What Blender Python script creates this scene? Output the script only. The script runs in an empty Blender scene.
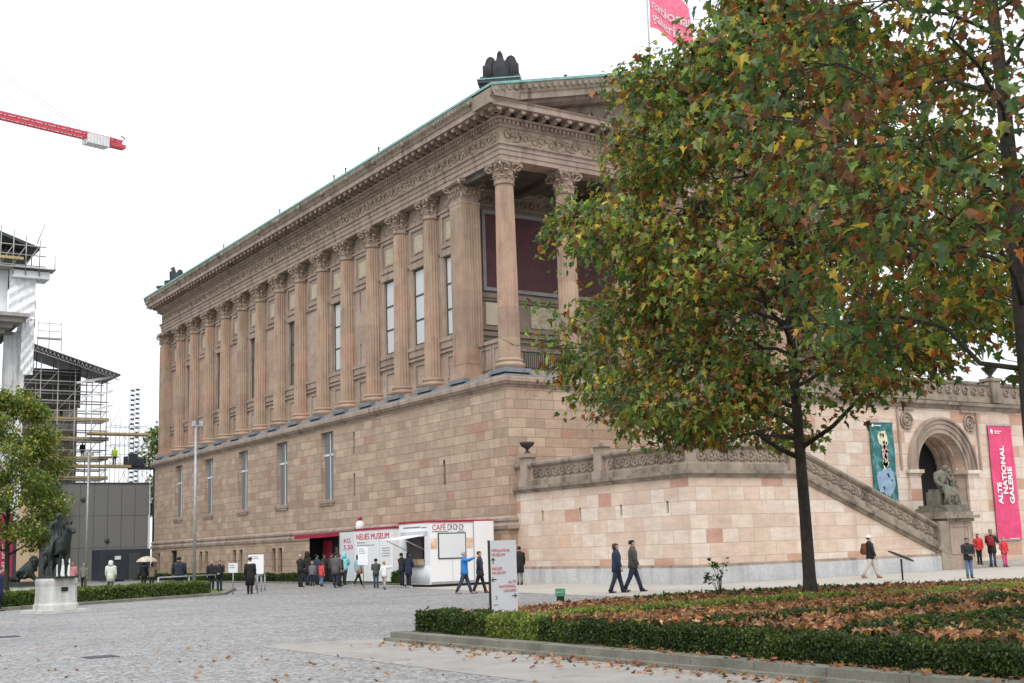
import bpy, bmesh, math, random
import numpy as np
from mathutils import Vector, Matrix, Quaternion
PI = math.pi
RNG = random.Random(7)
NR = np.random.default_rng(11)
S = bpy.context.scene
COL = S.collection

# ------------------------------------------------------------------ helpers
class MB:
    """collects shapes, built as ONE mesh object"""
    def __init__(s): s.v = []; s.f = []; s.m = []; s.s = []
    def add(s, vs, fs, mi=0, smooth=False):
        o = len(s.v); s.v += [tuple(p) for p in vs]
        for f in fs: s.f.append(tuple(i+o for i in f)); s.m.append(mi); s.s.append(smooth)
        return s
    def box(s, x0, x1, y0, y1, z0, z1, mi=0, mat=None):
        vs = [(x0,y0,z0),(x1,y0,z0),(x1,y1,z0),(x0,y1,z0),(x0,y0,z1),(x1,y0,z1),(x1,y1,z1),(x0,y1,z1)]
        if mat is not None: vs = [mat @ Vector(p) for p in vs]
        return s.add(vs, [(0,3,2,1),(4,5,6,7),(0,1,5,4),(1,2,6,5),(2,3,7,6),(3,0,4,7)], mi)
    def obox(s, c, size, rz=0, mi=0):
        hx, hy, hz = size[0]/2, size[1]/2, size[2]/2
        return s.box(-hx,hx,-hy,hy,-hz,hz,mi,Matrix.Translation(c) @ Matrix.Rotation(rz,4,'Z'))
    def loft(s, rings, mi=0, smooth=True, cap=True, closed=True):
        n = len(rings[0]); vs = [p for r in rings for p in r]; fs = []
        for i in range(len(rings)-1):
            for j in range(n if closed else n-1):
                k = (j+1) % n
                fs.append((i*n+j, i*n+k, (i+1)*n+k, (i+1)*n+j))
        s.add(vs, fs, mi, smooth)
        if cap and closed:
            o = len(s.v)-len(vs)
            s.f.append(tuple(o+j for j in range(n-1,-1,-1))); s.m.append(mi); s.s.append(False)
            s.f.append(tuple(o+(len(rings)-1)*n+j for j in range(n))); s.m.append(mi); s.s.append(False)
        return s
    def lathe(s, prof, n=24, c=(0,0,0), mi=0, smooth=True, mat=None):
        rings = []
        for r, z in prof:
            rg = [Vector((r*math.cos(2*PI*j/n), r*math.sin(2*PI*j/n), z)) for j in range(n)]
            if mat is not None: rg = [mat @ p for p in rg]
            rings.append([p+Vector(c) for p in rg])
        return s.loft(rings, mi, smooth)
    def tube(s, pts, r, n=8, mi=0, smooth=True):
        pts = [Vector(p) for p in pts]
        rs = r if isinstance(r,(list,tuple)) else [r]*len(pts)
        rings = []; up = None
        for i, p in enumerate(pts):
            d = (pts[min(i+1,len(pts)-1)]-pts[max(i-1,0)])
            if d.length < 1e-9: d = Vector((0,0,1))
            d.normalize()
            if up is None:
                up = Vector((0,0,1)) if abs(d.z) < .95 else Vector((1,0,0))
            a = d.cross(up)
            if a.length < 1e-4: a = d.orthogonal()
            a.normalize(); b = d.cross(a); up = -b if False else up
            rr = rs[i]; rx, ry = rr if isinstance(rr,(tuple,list)) else (rr,rr)
            rings.append([p + a*rx*math.cos(2*PI*j/n) + b*ry*math.sin(2*PI*j/n) for j in range(n)])
        return s.loft(rings, mi, smooth)
    def sweep(s, prof, path, mi=0, closed=False):
        """prof: (out, z) profile carried along horizontal path of (x,y,nx,ny): nx,ny already mitred"""
        rings = [[(x+nx*o, y+ny*o, z) for o, z in prof] for x, y, nx, ny in path]
        s.loft(rings, mi, False, cap=True, closed=True); return s
    def sphere(s, c, r, n=10, m=6, mi=0):
        r = r if isinstance(r,(tuple,list)) else (r,r,r)
        prof = [(max(1e-3,math.sin(PI*i/m)), -math.cos(PI*i/m)) for i in range(m+1)]
        return s.lathe(prof, n, c, mi, True, Matrix.Diagonal((r[0],r[1],r[2],1)))
    def tri(s, poly, d, mi=0):
        """flat polygon poly (3-d points) extruded by vector d"""
        n = len(poly); d = Vector(d); a = [Vector(p) for p in poly]; b = [p+d for p in a]
        fs = [tuple(range(n-1,-1,-1)), tuple(range(n,2*n))] + [(i,(i+1)%n,n+(i+1)%n,n+i) for i in range(n)]
        return s.add(a+b, fs, mi)
    def xf(s, mat, start=0):
        s.v[start:] = [tuple(mat @ Vector(p)) for p in s.v[start:]]; return s
    def mesh(s, name, mats):
        me = bpy.data.meshes.new(name); me.from_pydata(s.v, [], s.f)
        for m in (mats if isinstance(mats,(list,tuple)) else [mats]): me.materials.append(m)
        me.polygons.foreach_set('material_index', s.m); me.polygons.foreach_set('use_smooth', s.s)
        me.update(); return me
    def build(s, name, mats, parent=None, fix=True):
        me = s.mesh(name, mats)
        if fix:
            bm = bmesh.new(); bm.from_mesh(me); bmesh.ops.recalc_face_normals(bm, faces=bm.faces); bm.to_mesh(me); bm.free()
        return link(name, me, parent)

def link(name, me, parent=None, loc=None):
    o = bpy.data.objects.new(name, me); COL.objects.link(o)
    if parent is not None: o.parent = parent
    if loc is not None: o.location = loc
    return o
def tag(o, label, cat, group=None, kind=None):
    if label: o['label'] = label
    if cat: o['category'] = cat
    if group: o['group'] = group
    if kind: o['kind'] = kind
    return o
def thing(name, label, cat, loc=(0,0,0), rz=0, group=None):
    o = bpy.data.objects.new(name, None); COL.objects.link(o); o.location = loc; o.rotation_euler = (0,0,rz)
    o.empty_display_size = .2
    return tag(o, label, cat, group)
def struct(o): o['kind'] = 'structure'; return o

def fast_mesh(name, verts, nper, mats, midx=None):
    """verts (N,3) array; faces of consecutive nper vertices"""
    verts = np.ascontiguousarray(verts, dtype=np.float32); nv = len(verts); nf = nv//nper
    me = bpy.data.meshes.new(name); me.vertices.add(nv); me.vertices.foreach_set('co', verts.ravel())
    me.loops.add(nv); me.loops.foreach_set('vertex_index', np.arange(nv, dtype=np.int32))
    me.polygons.add(nf); me.polygons.foreach_set('loop_start', np.arange(0, nv, nper, dtype=np.int32))
    for m in mats: me.materials.append(m)
    if midx is not None: me.polygons.foreach_set('material_index', np.asarray(midx, dtype=np.int32))
    me.update(calc_edges=True); me.validate(); return me

# ------------------------------------------------------------------ materials
def mat(name, base=(.5,.5,.5), rough=.7, metal=0., spec=.4):
    m = bpy.data.materials.new(name); m.use_nodes = True
    b = m.node_tree.nodes['Principled BSDF']
    b.inputs['Base Color'].default_value = (*base,1); b.inputs['Roughness'].default_value = rough
    b.inputs['Metallic'].default_value = metal; b.inputs['Specular IOR Level'].default_value = spec
    return m
def nd(m, t, **kw):
    n = m.node_tree.nodes.new(t)
    for k, v in kw.items(): setattr(n, k, v)
    return n
def lk(m, a, b): m.node_tree.links.new(a, b)
def bsdf(m): return m.node_tree.nodes['Principled BSDF']
def ramp(m, stops, fac, interp='LINEAR'):
    r = nd(m,'ShaderNodeValToRGB'); r.color_ramp.interpolation = interp
    el = r.color_ramp.elements
    while len(el) < len(stops): el.new(.5)
    for e, (p, c) in zip(el, stops): e.position = p; e.color = (*c,1) if len(c) == 3 else c
    lk(m, fac, r.inputs[0]); return r.outputs[0]
def mul(m, a, b, f=1., blend='MULTIPLY'):
    x = nd(m,'ShaderNodeMix', data_type='RGBA', blend_type=blend)
    if isinstance(f,(int,float)): x.inputs[0].default_value = f
    else: lk(m, f, x.inputs[0])
    for v, i in ((a,6),(b,7)):
        if isinstance(v, tuple): x.inputs[i].default_value = (*v,1)
        else: lk(m, v, x.inputs[i])
    return x.outputs[2]
def noise(m, scale, detail=4, vec=None, rough=.55, dist=0.):
    n = nd(m,'ShaderNodeTexNoise'); n.inputs['Scale'].default_value = scale; n.inputs['Detail'].default_value = detail
    n.inputs['Roughness'].default_value = rough; n.inputs['Distortion'].default_value = dist
    if vec is None:
        tc = nd(m,'ShaderNodeTexCoord'); vec = tc.outputs['Object']
    lk(m, vec, n.inputs['Vector']); return n.outputs['Fac']
def bump(m, h, strength=.3, dist=.02):
    b = nd(m,'ShaderNodeBump'); b.inputs['Strength'].default_value = strength; b.inputs['Distance'].default_value = dist
    lk(m, h, b.inputs['Height']); lk(m, b.outputs[0], bsdf(m).inputs['Normal'])
def scaled(m, sx, sy, sz):
    tc = nd(m,'ShaderNodeTexCoord'); mp = nd(m,'ShaderNodeMapping'); mp.inputs['Scale'].default_value = (sx,sy,sz)
    lk(m, tc.outputs['Object'], mp.inputs[0]); return mp.outputs[0]
def blotchy(name, c1, c2, scale=2., rough=.75, bs=.15, bsc=30, streak=None, metal=0., c3=None):
    m = mat(name, c1, rough, metal)
    stops = [(.3,c1),(.7,c2)] if c3 is None else [(.28,c1),(.52,c2),(.74,c3)]
    c = ramp(m, stops, noise(m, scale, 6))
    fine = ramp(m, [(.3,(.84,.84,.84)),(.7,(1.1,1.1,1.1))], noise(m, bsc, 3)); c = mul(m, c, fine)
    if streak:
        s = ramp(m, [(.5,(1,1,1)),(.72,streak)], noise(m, 1., 5, scaled(m, 2.2,2.2,.22))); c = mul(m, c, s)
    lk(m, c, bsdf(m).inputs['Base Color']); bump(m, noise(m, bsc, 4), bs, .02); return m
def ashlar(name, bw, bh, stops, mortar, stain=(.75,.72,.7), mort=.012, soot=None, zoff=0.):
    m = mat(name, (.4,.3,.22), .85)
    tc = nd(m,'ShaderNodeTexCoord'); sp = nd(m,'ShaderNodeSeparateXYZ'); lk(m, tc.outputs['Object'], sp.inputs[0])
    gn = nd(m,'ShaderNodeNewGeometry'); sn = nd(m,'ShaderNodeSeparateXYZ'); lk(m, gn.outputs['True Normal'], sn.inputs[0])
    ab = nd(m,'ShaderNodeMath', operation='ABSOLUTE'); lk(m, sn.outputs[0], ab.inputs[0])
    gt = nd(m,'ShaderNodeMath', operation='GREATER_THAN'); lk(m, ab.outputs[0], gt.inputs[0]); gt.inputs[1].default_value = .6
    mx = nd(m,'ShaderNodeMix', data_type='FLOAT'); lk(m, gt.outputs[0], mx.inputs[0]); lk(m, sp.outputs[0], mx.inputs[2]); lk(m, sp.outputs[1], mx.inputs[3])
    az = nd(m,'ShaderNodeMath', operation='ADD'); lk(m, sp.outputs[2], az.inputs[0]); az.inputs[1].default_value = zoff
    cb = nd(m,'ShaderNodeCombineXYZ'); lk(m, mx.outputs[0], cb.inputs[0]); lk(m, az.outputs[0], cb.inputs[1])
    bk = nd(m,'ShaderNodeTexBrick', offset=.5, squash=.72, squash_frequency=3)
    lk(m, cb.outputs[0], bk.inputs['Vector'])
    for k, v in (('Scale',1.),('Mortar Size',mort),('Mortar Smooth',.3),('Brick Width',bw),('Row Height',bh),('Bias',0.)): bk.inputs[k].default_value = v
    bk.inputs['Color1'].default_value = (0,0,0,1); bk.inputs['Color2'].default_value = (1,1,1,1); bk.inputs['Mortar'].default_value = (.5,.5,.5,1)
    c = ramp(m, stops, bk.outputs['Color'], 'CONSTANT')
    vein = ramp(m, [(.25,(.86,.84,.82)),(.75,(1.12,1.12,1.12))], noise(m, 1.3, 6, scaled(m, 1,1,3.)))
    c = mul(m, c, vein)
    st = ramp(m, [(.42,(1,1,1)),(.7,stain)], noise(m, .35, 7, rough=.65)); c = mul(m, c, st)
    fine = ramp(m, [(.3,(.88,.88,.88)),(.7,(1.08,1.08,1.08))], noise(m, 18, 3)); c = mul(m, c, fine)
    if soot:
        so = ramp(m, [(.55,(1,1,1)),(.75,soot)], noise(m, 1., 6, scaled(m, 1.6,1.6,.25))); c = mul(m, c, so)
    c = mul(m, c, mortar, bk.outputs['Fac'], 'MIX')
    lk(m, c, bsdf(m).inputs['Base Color'])
    iv = nd(m,'ShaderNodeMath', operation='MULTIPLY_ADD'); lk(m, bk.outputs['Fac'], iv.inputs[0]); iv.inputs[1].default_value = -1.
    lk(m, mul(m, noise(m, 14, 4), (.3,.3,.3)), iv.inputs[2]); bump(m, iv.outputs[0], .5, .02)
    return m

M = {}
SB = [(0,(0.385,0.294,0.223)),(.18,(0.478,0.370,0.281)),(.36,(0.429,0.325,0.246)),(.52,(0.526,0.412,0.313)),(.68,(0.456,0.339,0.263)),(.84,(0.451,0.357,0.274)),(.965,(0.424,0.268,0.202))]
M['base'] = ashlar('base_sandstone', 1.12, .475, SB, (.235,.17,.13), (.84,.80,.78), .017, (.84,.81,.79))
SW = [(0,(0.621,0.484,0.396)),(.2,(0.689,0.580,0.484)),(.36,(0.650,0.509,0.416)),(.5,(0.698,0.611,0.525)),(.64,(0.650,0.520,0.416)),(.76,(0.689,0.580,0.505)),(.85,(0.543,0.336,0.252)),(.91,(0.640,0.448,0.327)),(.95,(0.514,0.306,0.237))]
M['wing'] = ashlar('wing_sandstone', 1.25, .575, SW, (.44,.33,.27), (.88,.86,.84), .013, (.87,.85,.82), .1)
M['upper'] = ashlar('upper_sandstone', 1.6, .72, [(0,(0.392,0.303,0.246)),(.3,(0.432,0.338,0.282)),(.6,(0.402,0.313,0.261)),(.85,(0.452,0.364,0.303))], (.37,.28,.22), (.8,.76,.74), .006)
M['column'] = blotchy('column_sandstone', (0.332,0.245,0.191), (0.423,0.317,0.249), 1.1, .85, .12, 20, (0.742,0.694,0.660), c3=(0.472,0.367,0.290))
# drums of slightly different stone down each column
def column_mat():
    m = M['column']; nt = m.node_tree
    lnk = bsdf(m).inputs['Base Color'].links[0]; src = lnk.from_socket
    tc = nd(m,'ShaderNodeTexCoord'); oi = nd(m,'ShaderNodeObjectInfo')
    sp = nd(m,'ShaderNodeSeparateXYZ'); lk(m, tc.outputs['Object'], sp.inputs[0])
    q = nd(m,'ShaderNodeMath', operation='MULTIPLY'); lk(m, sp.outputs[2], q.inputs[0]); q.inputs[1].default_value = .62
    fl = nd(m,'ShaderNodeMath', operation='FLOOR'); lk(m, q.outputs[0], fl.inputs[0])
    r2 = nd(m,'ShaderNodeMath', operation='MULTIPLY_ADD'); lk(m, oi.outputs['Random'], r2.inputs[0]); r2.inputs[1].default_value = 97.; lk(m, fl.outputs[0], r2.inputs[2])
    wn = nd(m,'ShaderNodeTexWhiteNoise', noise_dimensions='1D'); lk(m, r2.outputs[0], wn.inputs['W'])
    tint = ramp(m, [(0,(.82,.78,.76)),(.35,(1,.97,.93)),(.6,(1.05,.93,.88)),(.85,(.93,.95,.9)),(1,(1.1,1.06,1.0))], wn.outputs['Value'])
    nt.links.remove(lnk); lk(m, mul(m, src, tint), bsdf(m).inputs['Base Color'])
column_mat()
M['trim'] = blotchy('weathered_trim', (0.293,0.224,0.180), (0.414,0.326,0.270), .9, .85, .2, 18, (.5,.48,.46))
M['trim_grey'] = blotchy('sooty_trim', (.20,.17,.135), (.36,.30,.235), 1.2, .88, .25, 16, (.42,.4,.38))
M['capital'] = blotchy('capital_stone', (0.303,0.230,0.180), (0.424,0.326,0.259), 2.5, .9, .3, 22, (.6,.56,.52))
M['cream'] = blotchy('cream_relief', (.42,.36,.26), (.54,.475,.36), 3, .85, .5, 9)
M['palepanel'] = blotchy('pale_panel', (.55,.49,.38), (.62,.57,.47), 1.5, .8, .1, 20)
M['plinth'] = blotchy('grey_plinth', (.42,.43,.43), (.56,.57,.575), .7, .8, .12, 14, (.72,.72,.72))
M['zinc'] = blotchy('zinc_flashing', (.15,.168,.185), (.225,.245,.265), 3, .5, .05, 14)
M['copper'] = blotchy('copper_patina', (.13,.33,.31), (.24,.46,.43), 2, .6, .08, 12)
M['black_stone'] = blotchy('blackened_stone', (.025,.026,.03), (.055,.055,.06), 2, .7, .3, 10)
M['bronze'] = blotchy('dark_bronze', (.018,.024,.023), (.045,.058,.054), 6, .42, .2, 20, metal=.55)
M['statue'] = blotchy('weathered_statue', (.10,.098,.075), (.21,.2,.155), 4, .85, .35, 16)
M['dark'] = mat('dark_interior', (.012,.012,.013), .8)
M['shaded_ceiling'] = blotchy('shaded_ceiling', (.06,.052,.043), (.12,.10,.085), 1.2, .9, .15, 12)  # portico shade painted into the ceiling colour
M['shade_stone'] = blotchy('shaded_portico_stone', (0.200,0.164,0.124), (0.288,0.240,0.184), 1.2, .85, .15, 14)  # rear wall stone, darkened in its colour for the portico's shade
M['redpanel'] = blotchy('red_painted_panel', (.075,.026,.031), (.115,.043,.049), .8, .6, .05, 8)  # panel red with the portico's shade mixed into the colour
M['frame'] = blotchy('panel_frame', (.22,.22,.23), (.30,.30,.32), 2, .6, .05, 10)
M['glass'] = mat('window_glass', (.10,.115,.125), .08, 0, .9)
M['blind'] = blotchy('window_blind', (.58,.61,.63), (.62,.65,.66), .6, .35, .0, 200)
M['win_frame'] = mat('dark_window_frame', (.06,.052,.045), .55)
M['greyframe'] = mat('grey_window_frame', (.30,.31,.31), .5)
M['iron'] = mat('dark_iron', (.02,.02,.022), .5, .3)
M['lamp'] = blotchy('galvanised_steel', (.30,.32,.34), (.40,.42,.44), 5, .45, .05, 12, metal=.3)
M['steel'] = mat('scaffold_tube', (.36,.35,.33), .45, .5)
M['plank'] = blotchy('scaffold_plank', (.36,.27,.13), (.48,.38,.2), 2, .8, .1, 12)
M['sheet'] = blotchy('white_sheeting', (.76,.78,.81), (.84,.86,.88), .8, .6, .2, 1.2)
M['shedroof'] = blotchy('dark_shed_cladding', (.045,.05,.055), (.08,.085,.09), .5, .6, .1, 6)
M['grey_wall'] = blotchy('grey_cladding', (.175,.18,.17), (.20,.205,.195), .12, .6, .0, 60)
M['dark_blue'] = blotchy('dark_container', (.03,.036,.05), (.045,.052,.066), 1, .5, .03, 8)
M['tan'] = blotchy('tan_wall', (.48,.36,.22), (.55,.43,.28), 1, .8, .05, 10)
M['old_stone'] = blotchy('grey_museum_stone', (.30,.29,.28), (.42,.405,.39), .6, .85, .1, 10, (.6,.58,.57))
M['white'] = blotchy('white_panel_paint', (.79,.80,.82), (.80,.81,.83), .8, .45, .0, 200)
M['offwhite'] = blotchy('pale_corrugated_panel', (.66,.69,.72), (.68,.71,.74), 1, .5, .0, 200)
M['sign'] = blotchy('pale_grey_sign', (.60,.62,.65), (.62,.64,.67), .8, .4, .0, 200)
M['red'] = mat('dark_red_trim', (.32,.012,.045), .5)
M['pink'] = blotchy('pink_banner_cloth', (.64,.055,.16), (.74,.085,.205), .7, .7, .15, 3)
M['flagpink'] = blotchy('pink_flag_cloth', (.78,.14,.24), (.86,.22,.32), .8, .7, .05, 4)
M['textwhite'] = mat('white_lettering', (.85,.85,.85), .6)
M['textred'] = mat('red_lettering', (.55,.05,.09), .6)
M['textfaint'] = mat('faded_red_lettering', (.56,.16,.19), .6)
M['base_pane'] = mat('greyish_window_pane', (.22,.235,.245), .12, 0, .8)
M['textgrey'] = mat('grey_lettering', (.18,.17,.18), .6)
M['textblack'] = mat('black_lettering', (.03,.03,.03), .6)
M['ped'] = blotchy('pale_granite', (.44,.44,.42), (.60,.60,.575), 2.5, .7, .12, 25, (.62,.62,.6))
M['kerb'] = blotchy('mossy_kerb_stone', (.13,.13,.105), (.24,.235,.2), 1.6, .9, .3, 18)
M['soil'] = blotchy('dark_soil', (.05,.035,.022), (.095,.07,.045), 3, .95, .5, 12)
M['bark'] = blotchy('bark', (.028,.024,.02), (.07,.062,.05), 5, .9, .6, 18)
M['crane_red'] = blotchy('red_crane_paint', (.52,.05,.075), (.60,.09,.11), 3, .5, .02, 10)
M['crane_white'] = blotchy('concrete_ballast', (.62,.62,.63), (.74,.74,.74), 2, .6, .05, 10)
M['cable'] = mat('steel_cable', (.33,.33,.35), .5)
M['bin_green'] = blotchy('green_box_paint', (.05,.26,.13), (.1,.36,.2), 5, .5, .05, 10)

def leafmat(name, c, sc=6):
    m = mat(name, c, .5, 0, .35)
    k = ramp(m, [(.3,tuple(x*.65 for x in c)),(.7,tuple(min(1,x*1.3) for x in c))], noise(m, sc, 2))
    lk(m, k, bsdf(m).inputs['Base Color'])
    gi = nd(m,'ShaderNodeNewGeometry'); isl = gi.outputs['Random Per Island']
    k = mul(m, k, ramp(m, [(0,(.5,.58,.6)),(.35,(.85,.9,.8)),(.7,(1.1,1.02,.95)),(1,(1.6,1.45,1.25))], isl))
    lk(m, k, bsdf(m).inputs['Base Color']); lk(m, ramp(m, [(0,(.32,.32,.32)),(1,(.65,.65,.65))], isl), bsdf(m).inputs['Roughness'])
    tr = nd(m,'ShaderNodeBsdfTranslucent'); lk(m, mul(m, k, (1.3,1.3,.8)), tr.inputs[0])
    ms = nd(m,'ShaderNodeMixShader'); ms.inputs[0].default_value = .36
    out = m.node_tree.nodes['Material Output']
    lk(m, bsdf(m).outputs[0], ms.inputs[1]); lk(m, tr.outputs[0], ms.inputs[2]); lk(m, ms.outputs[0], out.inputs[0]); return m
LEAF = [leafmat('leaf_green', (0.130,0.208,0.052)), leafmat('leaf_deep_green', (0.078,0.143,0.058)), leafmat('leaf_olive', (0.247,0.267,0.052)),
        leafmat('leaf_yellow', (0.442,0.325,0.052)), leafmat('leaf_rust', (0.267,0.108,0.035)), leafmat('leaf_brown', (0.150,0.069,0.033)), leafmat('leaf_lime', (0.260,0.351,0.065))]
FALL = [leafmat('fallen_rust', (0.301,0.143,0.075)), leafmat('fallen_brown', (0.169,0.086,0.053)), leafmat('fallen_tan', (0.458,0.286,0.171)), leafmat('fallen_dark', (0.072,0.039,0.024)), leafmat('fallen_yellow', (0.409,0.274,0.064)), leafmat('fallen_pink', (0.433,0.206,0.128))]
HEDGE = [leafmat('box_leaf_dark', (.03,.058,.018)), leafmat('box_leaf_mid', (.058,.10,.026)), leafmat('box_leaf_light', (.115,.165,.038))]
DHEDGE = [leafmat('dark_box_leaf', (.03,.054,.016)), leafmat('dark_box_leaf_mid', (.052,.085,.024)), leafmat('dark_box_leaf_light', (.10,.14,.035))]
YHEDGE = [leafmat('pale_box_leaf', (.21,.26,.06)), leafmat('pale_box_leaf_mid', (.13,.18,.045)), leafmat('pale_box_leaf_bright', (.32,.36,.10))]
M['hcore'] = mat('hedge_shadow_core', (.012,.016,.008), .95)  # near-black filling, painted as the shade inside the hedges

# ------------------------------------------------------------------ camera, sky, light
cam = bpy.data.objects.new('camera', bpy.data.cameras.new('camera')); COL.objects.link(cam); S.camera = cam
r_, u_, f_ = Vector((0.83523,-0.548948,-0.032343)), Vector((-0.065278,-0.157378,0.985379)), Vector((0.546012,0.820907,0.167281))
cam.matrix_world = Matrix(((r_.x,u_.x,-f_.x,0),(r_.y,u_.y,-f_.y,0),(r_.z,u_.z,-f_.z,1.68),(0,0,0,1)))
cam.data.sensor_width = 36; cam.data.lens = 1217.15/1024*36; cam.data.clip_start = .2; cam.data.clip_end = 4000
w = bpy.data.worlds.new('World'); S.world = w; w.use_nodes = True
nt = w.node_tree; bg = nt.nodes['Background']
sky = nt.nodes.new('ShaderNodeTexSky'); sky.sky_type = 'NISHITA'; sky.sun_disc = False
SUN_EL, SUN_AZ = math.radians(48), math.radians(215)
sky.sun_elevation = SUN_EL; sky.sun_rotation = SUN_AZ; sky.air_density = 1.; sky.dust_density = 4.
mixn = nt.nodes.new('ShaderNodeMix'); mixn.data_type = 'RGBA'; mixn.inputs[0].default_value = .86
nt.links.new(sky.outputs[0], mixn.inputs[6]); 
wtc = nt.nodes.new('ShaderNodeTexCoord'); wsp = nt.nodes.new('ShaderNodeSeparateXYZ'); nt.links.new(wtc.outputs['Generated'], wsp.inputs[0])
wmr = nt.nodes.new('ShaderNodeMapRange'); wmr.inputs[1].default_value = 0; wmr.inputs[2].default_value = 1; wmr.inputs[3].default_value = .78; wmr.inputs[4].default_value = 1.42; nt.links.new(wsp.outputs[2], wmr.inputs[0])
wno = nt.nodes.new('ShaderNodeTexNoise'); wno.inputs['Scale'].default_value = 2.2; wno.inputs['Detail'].default_value = 5; nt.links.new(wtc.outputs['Generated'], wno.inputs[0])
wm2 = nt.nodes.new('ShaderNodeMath'); wm2.operation = 'MULTIPLY_ADD'; nt.links.new(wno.outputs[0], wm2.inputs[0]); wm2.inputs[1].default_value = .3; nt.links.new(wmr.outputs[0], wm2.inputs[2])
wvm = nt.nodes.new('ShaderNodeVectorMath'); wvm.operation = 'SCALE'; wvm.inputs[0].default_value = (8.2,8.4,8.7); nt.links.new(wm2.outputs[0], wvm.inputs[3])
nt.links.new(wvm.outputs[0], mixn.inputs[7])                          # a closed cloud layer, brighter overhead
nt.links.new(mixn.outputs[2], bg.inputs[0]); bg.inputs[1].default_value = .115
sl = bpy.data.lights.new('sun','SUN'); sl.energy = 1.05; sl.angle = math.radians(25); sl.color = (1,.96,.9)
so = bpy.data.objects.new('sun', sl); COL.objects.link(so)
sd = Vector((math.sin(SUN_AZ)*math.cos(SUN_EL), math.cos(SUN_AZ)*math.cos(SUN_EL), math.sin(SUN_EL)))
so.rotation_euler = (-sd).to_track_quat('-Z','Y').to_euler(); so.location = sd*200
S.view_settings.view_transform = 'Standard'; S.view_settings.look = 'None'; S.view_settings.exposure = .42; S.view_settings.gamma = 1

# ------------------------------------------------------------------ ground
def sett_mat(name, scale, stops, joint, patch):
    m = mat(name, (.3,.3,.3), .62)
    tc = nd(m,'ShaderNodeTexCoord'); vec = tc.outputs['Object']
    v1 = nd(m,'ShaderNodeTexVoronoi'); v1.inputs['Scale'].default_value = scale; v1.inputs['Randomness'].default_value = .62; lk(m, vec, v1.inputs['Vector'])
    v2 = nd(m,'ShaderNodeTexVoronoi', feature='DISTANCE_TO_EDGE'); v2.inputs['Scale'].default_value = scale; v2.inputs['Randomness'].default_value = .62; lk(m, vec, v2.inputs['Vector'])
    sp = nd(m,'ShaderNodeSeparateColor'); lk(m, v1.outputs['Color'], sp.inputs[0])
    c = ramp(m, stops, sp.outputs[0])
    j = ramp(m, [(.03,(1,1,1)),(.12,(0,0,0))], v2.outputs['Distance'])
    c = mul(m, c, joint, j, 'MIX')
    c = mul(m, c, ramp(m, [(.3,(.82,.82,.84)),(.7,(1.1,1.1,1.1))], noise(m, .22, 6, rough=.6)))
    c = mul(m, c, ramp(m, [(.55,(1,1,1)),(.75,patch)], noise(m, .9, 6, rough=.7)))
    lk(m, c, bsdf(m).inputs['Base Color'])
    rr = ramp(m, [(.3,(.45,.45,.45)),(.7,(.75,.75,.75))], noise(m, .5, 4)); lk(m, rr, bsdf(m).inputs['Roughness'])
    h = ramp(m, [(.0,(0,0,0)),(.25,(1,1,1))], v2.outputs['Distance']); bump(m, h, .55, .02); return m
M['setts'] = sett_mat('grey_granite_setts', 8.5, [(0,(.225,.226,.228)),(.35,(.30,.30,.30)),(.65,(.355,.355,.357)),(.9,(.385,.378,.37)),(1,(.29,.275,.26))], (.14,.135,.125), (.74,.72,.69))
M['flags'] = blotchy('worn_flagstone', (.27,.255,.24), (.36,.345,.325), .9, .75, .12, 26, (.8,.78,.76))
M['path'] = blotchy('beige_path_slabs', (.37,.345,.30), (.46,.43,.385), .7, .8, .1, 24, (.86,.85,.83))
M['grass'] = blotchy('lawn_soil_green', (.07,.11,.025), (.13,.17,.045), 1.3, .9, .6, 40)
def sheet(name, poly, z, m, kind='structure'):
    mb = MB(); mb.add([(x,y,z) for x,y in poly], [tuple(range(len(poly)))]); o = mb.build(name, m); o['kind'] = kind; return o
g = MB(); n = 24
xs = [-1500,-300,-80,-20,20,60,100,300,1500]
g.add([(x,y,0) for y in xs for x in xs], [(j*9+i,j*9+i+1,(j+1)*9+i+1,(j+1)*9+i) for j in range(8) for i in range(8)])
struct(g.build('cobbled_ground', M['setts']))
sheet('flagstone_strip', [(8.85,-6),(11.2,-6),(11.2,22.1),(8.95,22.5)], .004, M['flags'])
sheet('beige_path', [(28.2,53),(33.6,53),(33.6,37.2),(90,37.2),(90,18),(33,18),(26,24.4),(25.4,34)], .004, M['path'])

# ------------------------------------------------------------------ museum building
XF, YF, XR, YB = 33.0, 50.3, 61.5, 107.0
ZC = 10.6                                                            # foot of the columns
def wall_holes(mb, axis, plane, u0, u1, z0, z1, holes, depth, mi=0, rmi=None):
    """wall face at x=plane or y=plane with openings and their reveals (inward is +)"""
    rmi = mi if rmi is None else rmi
    P = (lambda d,u,z: (plane+d,u,z)) if axis == 'x' else (lambda d,u,z: (u,plane+d,z))
    us = sorted({u0,u1,*[h[0] for h in holes],*[h[1] for h in holes]}); zs = sorted({z0,z1,*[h[2] for h in holes],*[h[3] for h in holes]})
    for a, b in zip(us, us[1:]):
        for c, d in zip(zs, zs[1:]):
            if any(h[0] <= (a+b)/2 <= h[1] and h[2] <= (c+d)/2 <= h[3] for h in holes): continue
            mb.add([P(0,a,c),P(0,b,c),P(0,b,d),P(0,a,d)], [(0,1,2,3)], mi)
    for a, b, c, d in holes:
        for q in ([(a,c),(b,c)],[(b,c),(b,d)],[(b,d),(a,d)],[(a,d),(a,c)]):
            (ua,za),(ub,zb) = q
            mb.add([P(0,ua,za),P(0,ub,zb),P(depth,ub,zb),P(depth,ua,za)], [(0,1,2,3)], rmi)
M['dull_curtain'] = mat('dull_curtain', (.17,.18,.18), .7)
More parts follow.
